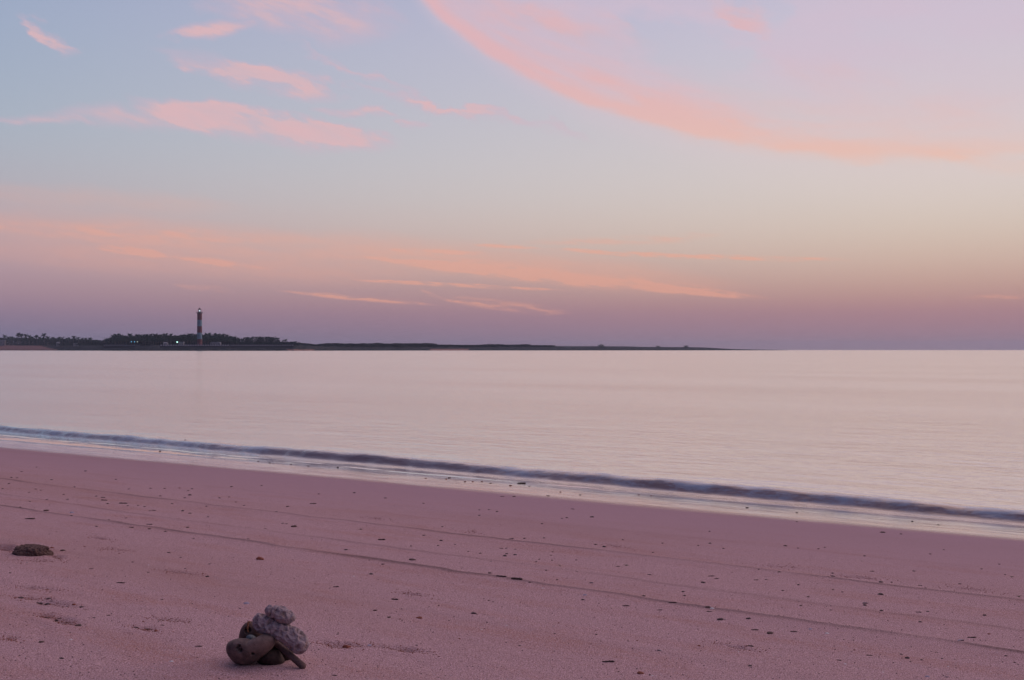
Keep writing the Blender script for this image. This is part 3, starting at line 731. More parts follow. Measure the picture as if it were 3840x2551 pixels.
lamp('street_lamp', 493.5, 1282, (.12,.55,.9,1), 2.2, 1.1, 'blue-lit lamp, leftmost of the three small lights left of the lighthouse')
lamp('street_lamp', 505.5, 1282, (.12,.55,.9,1), 2.2, 1.1, 'blue-lit lamp, middle of the three small lights left of the lighthouse')
lamp('street_lamp', 516, 1282, (.75,.9,.75,1), 2.2, .9, 'white-lit lamp, rightmost of the three small lights left of the lighthouse')
lamp('street_lamp', 665, 1283, (.55,1,.85,1), 4.5, 1.6, 'brightest greenish-white lamp just left of the lighthouse foot')

# buildings
M_wall = simple_mat('weathered plaster', (.22,.20,.23), .9, .15, .5); M_dim = simple_mat('dark opening', (.03,.03,.035), .6)
M_roof = simple_mat('roof sheeting', (.20,.20,.24), .8, .2, .5)
def building(x0, x1, y0, off, label, roof='gable', name='house', top=None):
    xm = (x0+x1)/2; D = Dx(xm)+off; k = D/F; z0 = far_ground(xm, off); w = (x1-x0)*k; h = max(2.4, (HY-y0)*k-z0)
    root = empty(name, ((xm-CX)/F*D, D, z0)); tag(root, label, 'building')
    hw = h*.72; a = MB(); a.box(-w/2, w/2, -3, 3, -1.5, hw); wl = a.build('wall', M_wall, root)
    r_ = MB()
    if roof == 'gable':
        r_.add([(-w/2-.4,-3.5,hw+.003),(w/2+.4,-3.5,hw+.003),(w/2+.4,3.5,hw+.003),(-w/2-.4,3.5,hw+.003),(-w/2+.6,0,h),(w/2-.6,0,h)], [(0,1,5,4),(2,3,4,5),(0,4,3),(1,2,5),(3,2,1,0)])
    elif roof == 'arch':
        n = 12; top_ = [(-w/2-.3+(w+.6)*i/n, math.sin(math.pi*i/n)**.55*(h-hw)+hw+.003) for i in range(n+1)]
        r_.add([(x,-3.3,z) for x, z in top_]+[(x,3.3,z) for x, z in top_], [(i,i+1,n+2+i,n+1+i) for i in range(n)]+[tuple(range(n,-1,-1)), tuple(range(n+1,2*n+2))])
    else:
        r_.box(-w/2-.3, w/2+.3, -3.3, 3.3, hw+.003, h)
    r_.build('roof', M_roof, root)
    nw = max(1, int(w/3.2))
    for i in range(nw):
        cx = -w/2+w*(i+.5)/nw
        q = MB()
        if i == nw//2: q.box(cx-.5, cx+.5, -3.05, -2.9, .02, min(2.1, hw*.85)); q.build('door', M_dim, root)
        else: q.box(cx-.45, cx+.45, -3.05, -2.9, hw*.42, hw*.8); q.build('window', M_dim, root)
building(3, 20, 1275, 52, 'pale box-shaped house under the palms at the left edge of the far shore', 'flat')
building(214, 223, 1282, 36, 'tiny pale hut in the dark scrub right of the pink sand strip', 'gable', 'hut')
building(277, 293, 1287, 34, 'low pale shed with a domed roof left of the thin masts', 'arch', 'shed')
building(614, 628, 1284, 30, 'small pale hut left of the brightest lamp', 'gable', 'hut')
building(672, 689, 1282, 30, 'small flat-roofed building between the brightest lamp and lighthouse', 'flat', 'outbuilding')
building(790, 828, 1282.5, 30, 'long low building with a rounded roof just right of the lighthouse', 'arch', 'lighthouse_store')
# thin masts
for x, y, lab, off in [(383.5,1265,'thin mast left of its twin in the dip of the tree line',60),(391.5,1261,'taller thin mast right of its twin in the dip of the tree line',60),(2500,1299.5,'short thin post on the spit between two lone bushes',36)]:
    D = Dx(x)+off; z0 = far_ground(x, off); h = (HY-y)*D/F-z0
    rt = empty('mast', ((x-CX)/F*D, D, z0)); tag(rt, lab, 'mast')
    p = MB(); p.tube([(0,0,-.5),(0,0,h*.5),(0,0,h)], [.22,.18,.12], 8); p.build('pole', simple_mat('mast paint', (.16,.13,.14)), rt)
    p = MB(); p.tube([(-.7,0,h*.86),(.7,0,h*.86)], .08, 6); p.build('crossbar', M_bark, rt)
# promenade wall: pale panels between posts
def promenade(x0, x1, n, off, label, pale):
    xm = (x0+x1)/2; D = Dx(xm)+off; z0 = (HY-1298.0)/F*D; k = D/F
    rt = empty('promenade_wall', ((xm-CX)/F*D, D, z0)); tag(rt, label, 'wall', 'promenade walls on the far shore')
    w = (x1-x0)*k; st_ = w/n; m = simple_mat('limewashed panel', pale, .85, .2, .3)
    a = MB(); a.box(-w/2, w/2, -.35, .35, -3, 0); a.build('plinth', M_dim, rt)
    for i in range(n):
        c = -w/2+st_*(i+.5); q = MB(); q.box(c-st_*.31, c+st_*.31, -.12, .12, .003, 5.2*k+random.uniform(-.1,.1)); q.build('panel', m, rt)
        q = MB(); q.box(c+st_*.5-.22, c+st_*.5+.22, -.2, .2, .003, 5.9*k); q.build('post', M_dim, rt)
promenade(600, 860, 28, 16, 'low wall of pale panels between dark posts below the lighthouse', (.34,.31,.38))
promenade(862, 1102, 26, 16, 'dimmer stretch of panelled wall below the open palm grove', (.22,.20,.26))
promenade(388, 598, 26, 30, 'faint row of pale panels left of the lighthouse below the three small lights', (.15,.15,.20))
# shore rocks
M_rock = simple_mat('shore rock', (.05,.045,.05), .9, .3, 1, bump=0)
def rock_mesh(seed, sx, sy, sz, sub=3, amp=.25, fr=1.2, flat=True):
    bm = bmesh.new(); bmesh.ops.create_icosphere(bm, subdivisions=sub, radius=1)
    off = Vector((seed*3.1, seed*1.7, seed*5.3))
    for v in bm.verts:
        n_ = noise.fractal(v.co*fr+off, .9, 2, 4); v.co *= 1+amp*n_
        v.co = Vector((v.co.x*sx, v.co.y*sy, v.co.z*sz))
        if flat and v.co.z < -.35*sz: v.co.z = -.35*sz+(v.co.z+.35*sz)*.25
    me = bpy.data.meshes.new('pebble'); bm.to_mesh(me); bm.free(); return me
for x, w, lab in [(1075,16,'long low dark rock in the water below the end of palm grove'),(1098,9,'small dark rock between two others at the foot of the spit'),(1138,6,'smallest dark rock standing off the pale sand of the spit')]:
    D = Dx(x)-8; me = rock_mesh(x, w/2*D/F, 2.2, .75); o = link('shore_rock', me, M_rock); o.location = ((x-CX)/F*D, D, SEA+.12); tag(o, lab, 'rock', 'rocks off the far shore')

# ------------------------------------------------------------------ the cairn
Y0 = hit(1010, 2493).y
pxm = Y0/F
def P(cx, cy, dy=0.0):
    """point from cairn crop pixels, dy metres nearer (-) or farther (+)"""
    return at(780+cx/4.4667, 2200+cy/4.4667, Y0+dy)
def stone_mat(name, c0, c1, pit=0, cell=90, rim=None, rough=.85, tint=None):
    m, N, b = material(name)
    oc = N.n('ShaderNodeTexCoord').outputs['Object']
    n1 = N.noise(oc, 26, 6, .7); n2 = N.noise(oc, 260, 3, .6)
    col = N.mix(N.ss(n1, .3, .7), c0, c1)
    col = N.mix(N.m('MULTIPLY', N.ss(n2, .5, .75), .35), col, tuple(x*.45 for x in c0[:3])+(1,))
    hgt = N.m('ADD', N.m('MULTIPLY', n2, .35), N.m('MULTIPLY', n1, .8))
    if pit:
        wv = N.n('ShaderNodeVectorMath', operation='ADD'); N.l(oc, wv.inputs[0])
        nz = N.n('ShaderNodeTexNoise'); N.l(oc, nz.inputs['Vector']); nz.inputs['Scale'].default_value = 40
        sc = N.n('ShaderNodeVectorMath', operation='SCALE'); N.l(nz.outputs['Color'], sc.inputs[0]); sc.inputs['Scale'].default_value = .022
        N.l(sc.outputs[0], wv.inputs[1])
        v = N.n('ShaderNodeTexVoronoi', feature='DISTANCE_TO_EDGE'); N.l(wv.outputs[0], v.inputs['Vector']); v.inputs['Scale'].default_value = cell
        e = N.ss(v.outputs['Distance'], .03, .38)
        col = N.mix(N.m('MULTIPLY', N.ss(N.noise(oc, 14, 3, .5), .5, .72), .6), col, (.22,.11,.065,1))
        e = N.m('MULTIPLY', e, N.ss(N.noise(oc, 30, 3, .5), .3, .6, .45, 1))
        col = N.mix(N.m('MULTIPLY', e, .9), rim or c1, col)
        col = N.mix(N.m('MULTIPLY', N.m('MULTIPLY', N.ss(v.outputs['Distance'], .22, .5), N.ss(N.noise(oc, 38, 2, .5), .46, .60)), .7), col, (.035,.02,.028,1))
        hgt = N.m('ADD', hgt, N.m('MULTIPLY', N.m('SUBTRACT', 1, e), pit*1.6))
    N.l(col, b.inputs['Base Color']); b.inputs['Roughness'].default_value = rough; b.inputs['Specular IOR Level'].default_value = .25
    bp = N.n('ShaderNodeBump'); bp.inputs['Strength'].default_value = .8; bp.inputs['Distance'].default_value = .0025
    N.l(hgt, bp.inputs['Height']); N.l(bp.outputs[0], b.inputs['Normal'])
    return m
def puffed(name, outline, dy, thick, mat, label, cat='stone', holes=(), power=.9, bump_amp=.0015, bump_f=30, tilt=0., group='stones of the little cairn'):
    """rounded body whose silhouette follows outline (crop px); thick = half depth in metres"""
    c = Vector((sum(p[0] for p in outline)/len(outline), sum(p[1] for p in outline)/len(outline)))
    ang = [math.atan2(-(p[1]-c.y), p[0]-c.x) for p in outline]; rad = [math.hypot(p[0]-c.x, p[1]-c.y) for p in outline]
    o_ = sorted(zip(ang, rad)); ang = [a for a, _ in o_]; rad = [r for _, r in o_]
    ang = [a-2*math.pi for a in ang]+ang+[a+2*math.pi for a in ang]; rad = rad*3
    fine_a = np.linspace(-math.pi, math.pi, 361); fr_ = np.interp(fine_a, ang, rad)
    k = np.hanning(17); k /= k.sum(); fr_ = np.convolve(np.concatenate([fr_[-9:-1], fr_, fr_[1:9]]), k, 'valid')
    sc = pxm/4.4667; org = P(c.x, c.y, dy); vs = []; nA, nB = 120, 60
    def pt(i, j):
        lam = -math.pi/2+math.pi*j/nB; a = -math.pi+2*math.pi*i/nA
        r = float(np.interp(a, fine_a, fr_))*sc; cl = max(0, math.cos(lam))**power
        x, z = r*math.cos(a)*cl, r*math.sin(a)*cl; yy = math.sin(lam)*thick
        q = Vector((x, yy + tilt*z, z-.285*yy)); nrm = Vector((math.cos(a)*cl/1., math.sin(lam), math.sin(a)*cl)).normalized()
        q += nrm*bump_amp*noise.fractal(q*bump_f+Vector((c.x, c.y, 0)), .9, 2, 4)
        for hx, hy, hr, hd_ in holes:
            hp = Vector(((hx-c.x)*sc, 0, -(hy-c.y)*sc)); dd = math.hypot((q.x-hp.x), (q.z-hp.z))/(hr*sc)
            if q.y < 0 and dd < 1.6: q.y += hd_*math.exp(-dd**4)
        return q
    vs = [pt(0, 0)]
    for j in range(1, nB):
        for i in range(nA): vs.append(pt(i, j))
    vs.append(pt(0, nB)); last = len(vs)-1
    fs = [(0, 1+i, 1+(i+1)%nA) for i in range(nA)]
    for j in range(nB-2):
        for i in range(nA): fs.append((1+j*nA+i, 1+(j+1)*nA+i, 1+(j+1)*nA+(i+1)%nA, 1+j*nA+(i+1)%nA))
    fs += [(1+(nB-2)*nA+i, last, 1+(nB-2)*nA+(i+1)%nA) for i in range(nA)]
    ob = mesh(name, vs, fs, mat); ob.location = org; tag(ob, label, cat, group); return ob

M_st = stone_mat('smooth grey brown stone', (.085,.056,.056,1), (.205,.135,.125,1))
M_st2 = stone_mat('dark brown stone', (.075,.043,.040,1), (.14,.08,.07,1))
M_st_shade = stone_mat('shade-blackened stone', (.022,.013,.014,1), (.060,.034,.030,1))  # colour darkened to stand for the black shade in the gaps under the coral
M_co = stone_mat('pitted coral', (.145,.095,.10,1), (.225,.155,.165,1), pit=1.0, cell=46, rim=(.30,.225,.245,1))
M_co2 = stone_mat('worn coral', (.14,.095,.105,1), (.22,.155,.165,1), pit=.8, cell=42, rim=(.28,.21,.23,1))
puffed('stone', [(310,1060),(330,960),(390,905),(470,880),(600,872),(720,893),(830,848),(940,800),(1040,818),(1110,850),(1132,905),(1100,990),(1020,1080),(900,1175),(800,1250),(690,1300),(580,1315),(480,1290),(400,1230),(340,1150)],
       -.01, .047, M_st, 'smooth kidney-shaped grey stone with two small holes, front left of the pile', holes=[(578,935,26,.022),(602,1000,30,.022),(545,968,20,.016),(797,1065,22,.022)])
b4 = puffed('stone', [(520,900),(535,780),(570,680),(620,610),(690,578),(780,585),(900,640),(980,780),(980,930),(900,1020),(640,1050),(560,1000)],
       .075, .04, M_st2, 'rounded dark stone with an orange-rimmed hollow, at the back left of the pile', holes=[(712,680,44,.03)])
ringm = simple_mat('rusty orange rim', (.30,.13,.07), .8, .3, 60)
rg_ = MB(); rg_.tube([P(690+44*math.cos(a)*.62, 680+95*math.sin(a), .040) - b4.location for a in np.linspace(math.pi*.55, math.pi*1.75, 14)], [.001]+[.0027]*12+[.001], 8); rg_.build('rim', ringm, b4, True)
puffed('stone', [(640,860),(660,815),(710,800),(760,815),(800,850),(800,930),(720,960),(650,930)], .035, .022, stone_mat('blue grey pebble', (.10,.11,.13,1), (.16,.17,.19,1)), 'small blue-grey pebble peeking out above the kidney-shaped stone')
puffed('stone', [(820,1260),(860,1180),(980,1090),(1100,1060),(1200,1090),(1255,1170),(1275,1260),(1230,1318),(1080,1330),(920,1315)], .022, .045, M_st_shade, 'dark rounded stone wedged low between kidney-shaped stone and stick', bump_amp=.003)
puffed('stone', [(900,1080),(900,860),(1080,820),(1260,850),(1340,930),(1400,1040),(1440,1150),(1400,1265),(1300,1310),(1180,1290),(1000,1230)], .072, .04, M_st_shade, 'stone half hidden at the back, coloured black for shade, propping the long coral', bump_amp=.004)  # fills the gap below the coral, its shade put into the colour

def swept(name, path, radii, mat, label, cat, n=72, seg=110, amp=.0018, vor=None, squash=.8, group='stones of the little cairn', groove=None):
    """rounded body swept along path (crop px, dy); radii in crop px"""
    sc = pxm/4.4667; pts = [P(*p) for p in path]; org = sum(pts, Vector())/len(pts)
    L = [0]
    for a, b_ in zip(pts, pts[1:]): L.append(L[-1]+(b_-a).length)
    L = np.array(L); C = np.array([list(p) for p in pts]); rr = np.array(radii, float)*sc
    tt = (1-np.cos(np.linspace(0, math.pi, seg+1)))/2*L[-1]
    def sm(a):
        f = np.interp(tt, L, a); k = np.hanning(17); k /= k.sum(); return np.convolve(np.pad(f, 8, mode='edge'), k, 'valid')
    cx, cy, cz, rv = sm(C[:,0]), sm(C[:,1]), sm(C[:,2]), sm(rr)
    vs = []
    for i in range(seg+1):
        i0, i1 = max(0, i-1), min(seg, i+1)
        d = Vector((cx[i1]-cx[i0], cy[i1]-cy[i0], cz[i1]-cz[i0])).normalized()
        fw = Vector((0,1,-.285)).normalized(); a = (fw-d*fw.dot(d)).normalized(); b_ = d.cross(a)
        e0 = min(tt[i]/rv[0], 1); e1 = min((L[-1]-tt[i])/rv[-1], 1)
        e = math.sqrt(max(0, 1-(1-e0)**2))*math.sqrt(max(0, 1-(1-e1)**2)); r = rv[i]*max(e, .02)
        for k in range(n):
            th = 2*math.pi*k/n; nr = a*math.cos(th)*squash+b_*math.sin(th)
            p = Vector((cx[i], cy[i], cz[i]))+nr*r; p_ = p-org
            dsp = amp*noise.fractal(p_*45, .9, 2, 4)
            if vor:
                wv = p_+Vector((noise.noise(p_*40), noise.noise(p_*40+Vector((9,0,0))), 0))*.006
                ds_, _ = noise.voronoi(wv*vor[0]); dsp += -vor[1]*(1-min(1, (ds_[1]-ds_[0])*2.2)**1)*-1 - vor[1]
            if groove:
                for g0, gw, gd in groove: dsp -= gd*math.exp(-((tt[i]/L[-1]-g0)/gw)**2)
            vs.append(p_+nr.normalized()*dsp*min(1, e*1.5))
    fs = [(i*n+k, i*n+(k+1)%n, (i+1)*n+(k+1)%n, (i+1)*n+k) for i in range(seg) for k in range(n)]
    fs += [tuple(range(n-1,-1,-1)), tuple(seg*n+k for k in range(n))]
    ob = mesh(name, vs, fs, mat); ob.location = org; tag(ob, label, cat, group); return ob
swept('coral_piece', [(760,660,.02),(860,610,.015),(960,640,.008),(1120,705,.0),(1280,770,-.006),(1430,860,-.01),(1530,980,-.014),(1575,1130,-.016)],
      [125,162,165,150,160,185,172,125], M_co, 'long arched lilac-grey coral with honeycomb pits lying across the pile', 'coral', amp=.004, vor=(46,.0042), n=120, seg=220)
swept('coral_piece', [(950,385,.0),(1020,400,.0),(1130,430,.0),(1260,475,0),(1370,520,0),(1470,530,0)],
      [75,96,128,142,120,62], M_co2, 'small egg-shaped coral balanced on top of the pile', 'coral', vor=(44,.0032), amp=.004, n=110, seg=170, groove=[(.22,.024,.0045),(.36,.02,.002)], squash=.95)
M_stick = stone_mat('dark driftwood', (.085,.048,.048,1), (.145,.082,.078,1), rough=.8)
gz = P(1600,1360,-.03)
swept('stick', [(1120,940,.03),(1240,1030,.012),(1360,1135,-.004),(1480,1235,-.018),(1590,1340,-.032),(1620,1372,-.036)], [52,52,54,55,60,48], M_stick,
      'short thick dark stick leaning out of the pile onto the sand', 'stick', vor=None, amp=.0012, squash=1, group=None)

# ------------------------------------------------------------------ sand lump with a burrow beside it
lm, N, b = material('dug wet sand'); oc = N.n('ShaderNodeTexCoord').outputs['Object']
N.l(N.mix(N.ss(N.noise(oc, 160, 4, .7), .3, .7), (.055,.028,.028,1), (.15,.08,.07,1)), b.inputs['Base Color']); b.inputs['Roughness'].default_value = .95
p = hit(118, 2082); wl = 62/F*p.y
bm = bmesh.new(); bmesh.ops.create_icosphere(bm, subdivisions=6, radius=1)
for v in bm.verts:
    z = v.co.z; v.co.z = z if z > 0 else z*.2
    u_ = v.co.copy()
    n_ = noise.fractal(u_*1.3+Vector((4,2,1)), .8, 2, 5); v.co *= 1+.24*n_+.07*noise.noise(u_*7)+.06*noise.noise(u_*15)+.05*noise.noise(u_*32)
    if v.co.z > 0: v.co.z = min(v.co.z, .62+.10*noise.noise(u_*5)+.06*noise.noise(u_*17)+.12*v.co.x*-.5)/.72
    v.co = Vector((v.co.x*wl*1.12, v.co.y*wl*.8, v.co.z*.046))
me = bpy.data.meshes.new('sand_lump'); bm.to_mesh(me); bm.free()
o = link('sand_lump', me, lm); o.location = (p.x, p.y+.03, ground_z(p.x, p.y)-.004)
tag(o, 'dark crumbly mound of dug sand near the left edge of the beach', 'sand mound')

# ------------------------------------------------------------------ drift litter
ORG = {'A': (0,1550,1.9675), 'B': (1200,1650,1.816), 'C': (2500,1750,1.762), 'D': (1200,1900,1.816), 'E': (0,2000,2.361)}
M_peb = [simple_mat('dark pebble', (.055,.034,.038), .8, .3, 80), simple_mat('brown pebble', (.10,.055,.05), .8, .3, 80), simple_mat('rust pebble', (.24,.075,.05), .8, .3, 80)]
M_wood = simple_mat('driftwood bark', (.075,.045,.042), .85, .4, 60)
M_shell = simple_mat('pale shell', (.58,.50,.52), .45, .15, 40); M_lil = simple_mat('lilac shell', (.30,.24,.32), .5, .2, 40)
M_weed = simple_mat('olive weed', (.09,.075,.03), .7, .3, 60)
def twig_mesh(seed, nodes=7):
    r = random.Random(seed); mb = MB(); pts = [Vector((-1+2*i/(nodes-1), r.uniform(-.1,.1), r.uniform(-.03,.05))) for i in range(nodes)]
    mb.tube(pts, [.06]+[.13*r.uniform(.8,1.2) for _ in range(nodes-2)]+[.05], 8)
    k = nodes//2; mb.tube([pts[k], pts[k]+Vector((.2,.25*r.choice((-1,1)),.1)), pts[k]+Vector((.42,.4*r.choice((-1,1)),.12))], [.07,.05,.02], 6)
    me = bpy.data.meshes.new('twig'); me.from_pydata(mb.v, [], mb.f); me.update(); return me
def log_mesh(seed):
    r = random.Random(seed); mb = MB(); n = 12
    pts = [Vector((-1+2*i/(n-1), .05*math.sin(i), .02*math.cos(i*1.7))) for i in range(n)]
    mb.tube(pts, [.10,.17]+[.19*r.uniform(.88,1.1) for _ in range(n-4)]+[.17,.09], 12)
    me = bpy.data.meshes.new('driftwood'); me.from_pydata(mb.v, [], mb.f); me.update(); return me
def shell_mesh(seed):
    vs = []; n = 20; m_ = 8; r = random.Random(seed)
    for lay in (0, 1):
        for j in range(m_+1):
            for i in range(n+1):
                a = -1.25+2.5*i/n; q_ = j/m_; rr = q_*(1-.08*abs(a))
                rid = .03*math.sin(a*14)*q_
                vs.append((rr*math.sin(a), rr*math.cos(a)-.5, (.42*math.sqrt(max(0, 1-q_**2))+rid)-.05*lay))
    fs = []; w = n+1; off = (m_+1)*w
    for lay in (0, 1):
        for j in range(m_):
            for i in range(n):
                a = lay*off+j*w+i; f = (a, a+1, a+w+1, a+w); fs.append(f if lay == 0 else f[::-1])
    for i in range(n): a = m_*w+i; fs.append((a+1, a, a+off, a+off+1))
    me = bpy.data.meshes.new('shell'); me.from_pydata(vs, [], fs); me.update(); return me
def weed_mesh(seed):
    r = random.Random(seed); mb = MB()
    for i in range(7):
        a = r.uniform(0, 6.28); p_ = Vector((0,0,.02)); d = Vector((math.cos(a), math.sin(a), r.uniform(.2,1.1))).normalized(); sd = Vector((-math.sin(a), math.cos(a), 0)); pv = []
        for k in range(5):
            w = .13*math.sin(math.pi*(.2+.7*k/4)); pv += [p_-sd*w, p_+sd*w, p_+sd*w+Vector((0,0,.03)), p_-sd*w+Vector((0,0,.03))]; p_ = p_+d*.25; d = (d+Vector((r.uniform(-.2,.2), r.uniform(-.2,.2), -.35))).normalized()
        fs_ = []
        for k in range(4):
            for e in range(4): fs_.append((4*k+e, 4*k+(e+1)%4, 4*k+4+(e+1)%4, 4*k+4+e))
        fs_ += [(3,2,1,0), (16,17,18,19)]
        mb.add(pv, fs_)
    me = bpy.data.meshes.new('weed'); me.from_pydata(mb.v, [], mb.f); me.update(); return me
MESH = {}
def variants(key, fn, mats, n):
    MESH[key] = []
    for i in range(n):
        me = fn(i+3); me.materials.append(mats[i % len(mats)] if isinstance(mats, list) else mats)
        me.polygons.foreach_set('use_smooth', [True]*len(me.polygons)); MESH[key].append(me)
variants('p', lambda i: rock_mesh(i, 1, .75, .42, 3, .35, 1.3), M_peb[:2], 8)
variants('r', lambda i: rock_mesh(i+20, 1, .75, .42, 3, .35, 1.3), M_peb[2], 3)
variants('t', twig_mesh, M_wood, 5); variants('g', log_mesh, M_wood, 2)
variants('s', shell_mesh, M_shell, 3); variants('l', shell_mesh, M_lil, 2); variants('w', weed_mesh, M_weed, 3)
KIND = {'p': ('pebble','pebble','dark pebble'), 'r': ('rust_pebble','pebble','rust-red pebble'), 't': ('twig','twig','dark twig'), 'g': ('driftwood','driftwood','driftwood chunk'),
        's': ('shell','shell','pale shell'), 'l': ('lilac_shell','shell','lilac-grey shell'), 'w': ('seaweed_scrap','seaweed','seaweed scrap')}
def zone(px, s):
    side = 'left third' if px < 1280 else ('middle third' if px < 2560 else 'right third')
    if s > 7.65: b_ = 'mirror-wet sand beside the wave'
    elif s > 5.25: b_ = 'damp sand seaward of the upper drift line'
    elif s > 4.12: b_ = 'sand between the two drift lines'
    elif s > 3.0: b_ = 'gritty sand landward of the lower drift line'
    else: b_ = 'coarse sand level with the stone pile'
    return b_, side
n_lit = {}
def litter(px, py, w, kind='p', label=None, group=None, rot=None):
    p_ = hit(px, py); s_, _ = st(p_); rad = w/2/F*p_.y
    me = random.choice(MESH[kind]); nm, cat, word = KIND[kind]
    o = bpy.data.objects.new(nm, me); COL.objects.link(o)
    z = max(ground_z(p_.x, p_.y), SEA) if s_ > 7 else ground_z(p_.x, p_.y)
    lift = {'p': .10, 'r': .10, 't': .08, 'g': .13, 's': -.02, 'l': -.02, 'w': -.02}[kind]
    hs = random.uniform(.8, 1.25) if kind in 'pr' else 1
    o.location = (p_.x, p_.y, z+lift*rad)
    o.scale = (rad, rad*random.uniform(.8, 1.2), rad*hs)
    along = -math.atan2(ND.x, ND.y)*.3
    o.rotation_euler = (0, 0, rot if rot is not None else (along+random.uniform(-.35,.35) if kind in 'tg' else random.uniform(-.5, .5)+(math.pi if random.random() < .5 else 0)))
    b_, side = zone(px, s_)
    tag(o, label or f'{word} on the {b_}, {side}', cat, group or f'{word}s on the {b_}, {side}' )
    return o
A = [(795,253,9,'w'),(1180,287,6),(1367,276,10),(1905,358,8),(1990,371,6),(2148,383,8),(2275,393,6),(630,427,16),(85,477,14),(125,480,10),(550,546,12),(380,493,8),(855,489,12),(1110,555,12),(1325,553,14,'r'),(1388,571,10),(1400,604,22),(1183,610,12),(1363,624,16),(1707,544,16),(1930,535,12),(2352,598,10),(710,613,14),(760,623,30,'t'),(768,643,40,'t'),(795,668,16),(910,666,50,'t'),(1068,690,14),(1018,680,10),(497,636,14),(340,720,30),(148,702,14),(528,766,14),(528,735,34,'l'),(1135,717,30,'t'),(1347,721,18),(1400,738,18),(1270,668,14),(1740,655,12),(1800,680,12),(2310,668,40,'t'),(2122,688,18),(2168,838,34),(2040,733,10),(1534,765,10),(1103,821,36),(970,850,34,'t'),(1103,862,18),(712,838,14),(800,793,14),(222,782,60,'t'),(1383,843,18),(1958,853,12),(1222,880,12),(930,773,10),(262,562,8),(215,585,20,'t'),(470,600,14),(66,523,8),(160,433,8),(270,398,8),(1522,690,8),(2085,812,14),(2115,815,12),(942,683,12),(1105,720,8),(20,560,8),(300,570,8),(345,640,8),(220,652,8),(950,560,6),(1216,556,6),(1415,558,8),(1690,618,10),(1620,625,8)]
B = [(122,190,14),(880,263,16),(720,264,12,'r'),(1297,313,16,'r'),(1373,301,46,'g'),(1525,283,10),(1242,386,24,'t'),(1322,387,18),(1553,381,22,'t'),(232,362,18),(446,398,16),(705,434,10),(1720,472,24,'t'),(1852,528,24),(1682,533,14),(1205,491,14),(834,591,12),(280,609,14),(420,683,40,'g'),(707,652,14),(825,688,18),(620,725,12),(1303,676,30,'t'),(1393,672,14),(1525,670,12),(1235,741,24,'t'),(1268,740,8),(1330,747,8),(1328,785,20),(1260,793,22),(1270,779,16),(1090,775,14),(1165,833,14,'s'),(1633,860,24,'w'),(1540,892,10),(1585,765,8),(1573,788,8),(1580,822,8),(1493,816,8),(1473,833,8),(2028,864,24),(2083,858,34,'w'),(2243,920,24),(2268,769,10),(1935,730,20),(1877,714,16),(2332,705,10),(2062,682,10),(630,819,36),(1158,910,20),(1235,943,60,'t'),(1430,980,16),(177,750,18),(428,854,18),(228,930,14,'s'),(348,915,20),(1848,977,28,'l'),(1615,955,10),(988,287,8,'r'),(1040,287,8,'r'),(860,270,8,'r'),(1160,298,8),(1103,287,6,'r'),(1426,318,8),(1637,356,8,'r'),(1772,376,8),(2172,378,12,'r'),(2257,384,10,'r'),(1010,762,8),(920,714,8),(805,722,8),(1745,820,8),(1085,480,10),(1150,478,8),(1085,518,8),(1512,573,10),(1648,537,10)]
Dl = [(110,547,34,'t'),(510,634,40,'g'),(375,709,22),(472,756,20),(677,763,34,'r'),(1046,730,32),(545,768,12,'r'),(1137,792,12),(1600,868,12),(1790,637,18),(2205,614,20),(2313,707,30),(1805,608,30,'l'),(1515,562,14,'s'),(2083,678,40,'t'),(120,870,14),(1360,948,14),(658,947,14),(335,945,30,'l'),(2312,986,30,'l'),(1965,1062,70,'t'),(180,953,46,'r'),(100,1150,36),(2180,1140,40,'r'),(2245,1150,14),(2265,1156,16,'s'),(1590,818,14,'s'),(1100,842,14,'s'),(590,700,12,'s'),(1270,812,14,'s'),(1650,975,12,'s'),(950,902,8,'r'),(1150,640,6),(1180,650,6),(1625,795,8,'r'),(1880,872,8),(2100,918,10),(2160,915,10,'r')]
Cc = [(532,273,16),(860,306,12),(862,365,12),(1623,364,14),(1798,385,24,'w'),(1425,436,26),(1548,447,14),(785,527,20),(868,542,12),(1002,546,12),(1045,536,12),(1307,594,14),(1290,627,16,'w'),(1357,694,26,'t'),(1633,693,16),(1097,727,20),(1096,707,14),(1415,766,20),(1487,766,12),(1415,846,30),(1675,788,22,'t'),(1710,808,14),(1938,778,14),(2277,732,26,'w'),(2328,861,34,'w'),(2100,983,20),(1310,905,36,'l'),(1310,918,20),(1418,955,20),(1665,963,30,'t'),(1725,958,16),(933,863,16),(887,922,14),(767,821,14),(1100,815,14),(870,783,14),(743,706,14),(607,688,10),(295,726,36,'t'),(328,743,26,'t'),(240,769,22),(592,751,26,'t'),(655,748,10),(40,911,44),(108,830,16),(118,854,14),(282,968,30,'t'),(540,1013,26),(583,1080,40,'t'),(683,1103,36),(840,1093,38,'t'),(950,1080,24,'l'),(1060,1107,26,'s'),(1590,1266,26),(1340,1248,34,'t'),(1140,1280,26),(1550,1240,16),(2017,1131,50,'t'),(1940,1164,50,'l'),(2130,1106,16,'r'),(215,1186,16,'r'),(548,1188,44,'t'),(1850,1392,24,'l'),(1725,1391,34,'l'),(550,1322,20),(1675,1028,18),(283,430,10),(208,524,8),(376,543,10),(285,509,16),(1830,552,8),(2198,647,8),(2080,679,8),(2237,717,10),(1740,580,14),(1160,830,14),(1085,950,8),(930,1168,12,'s'),(1180,1305,16,'s'),(475,1225,10,'s'),(1430,1360,14,'s'),(1860,1322,14,'s'),(1240,1212,10,'r'),(1610,1290,8),(1685,1278,12),(1820,1268,12),(2240,1262,14),(2300,1300,12)]
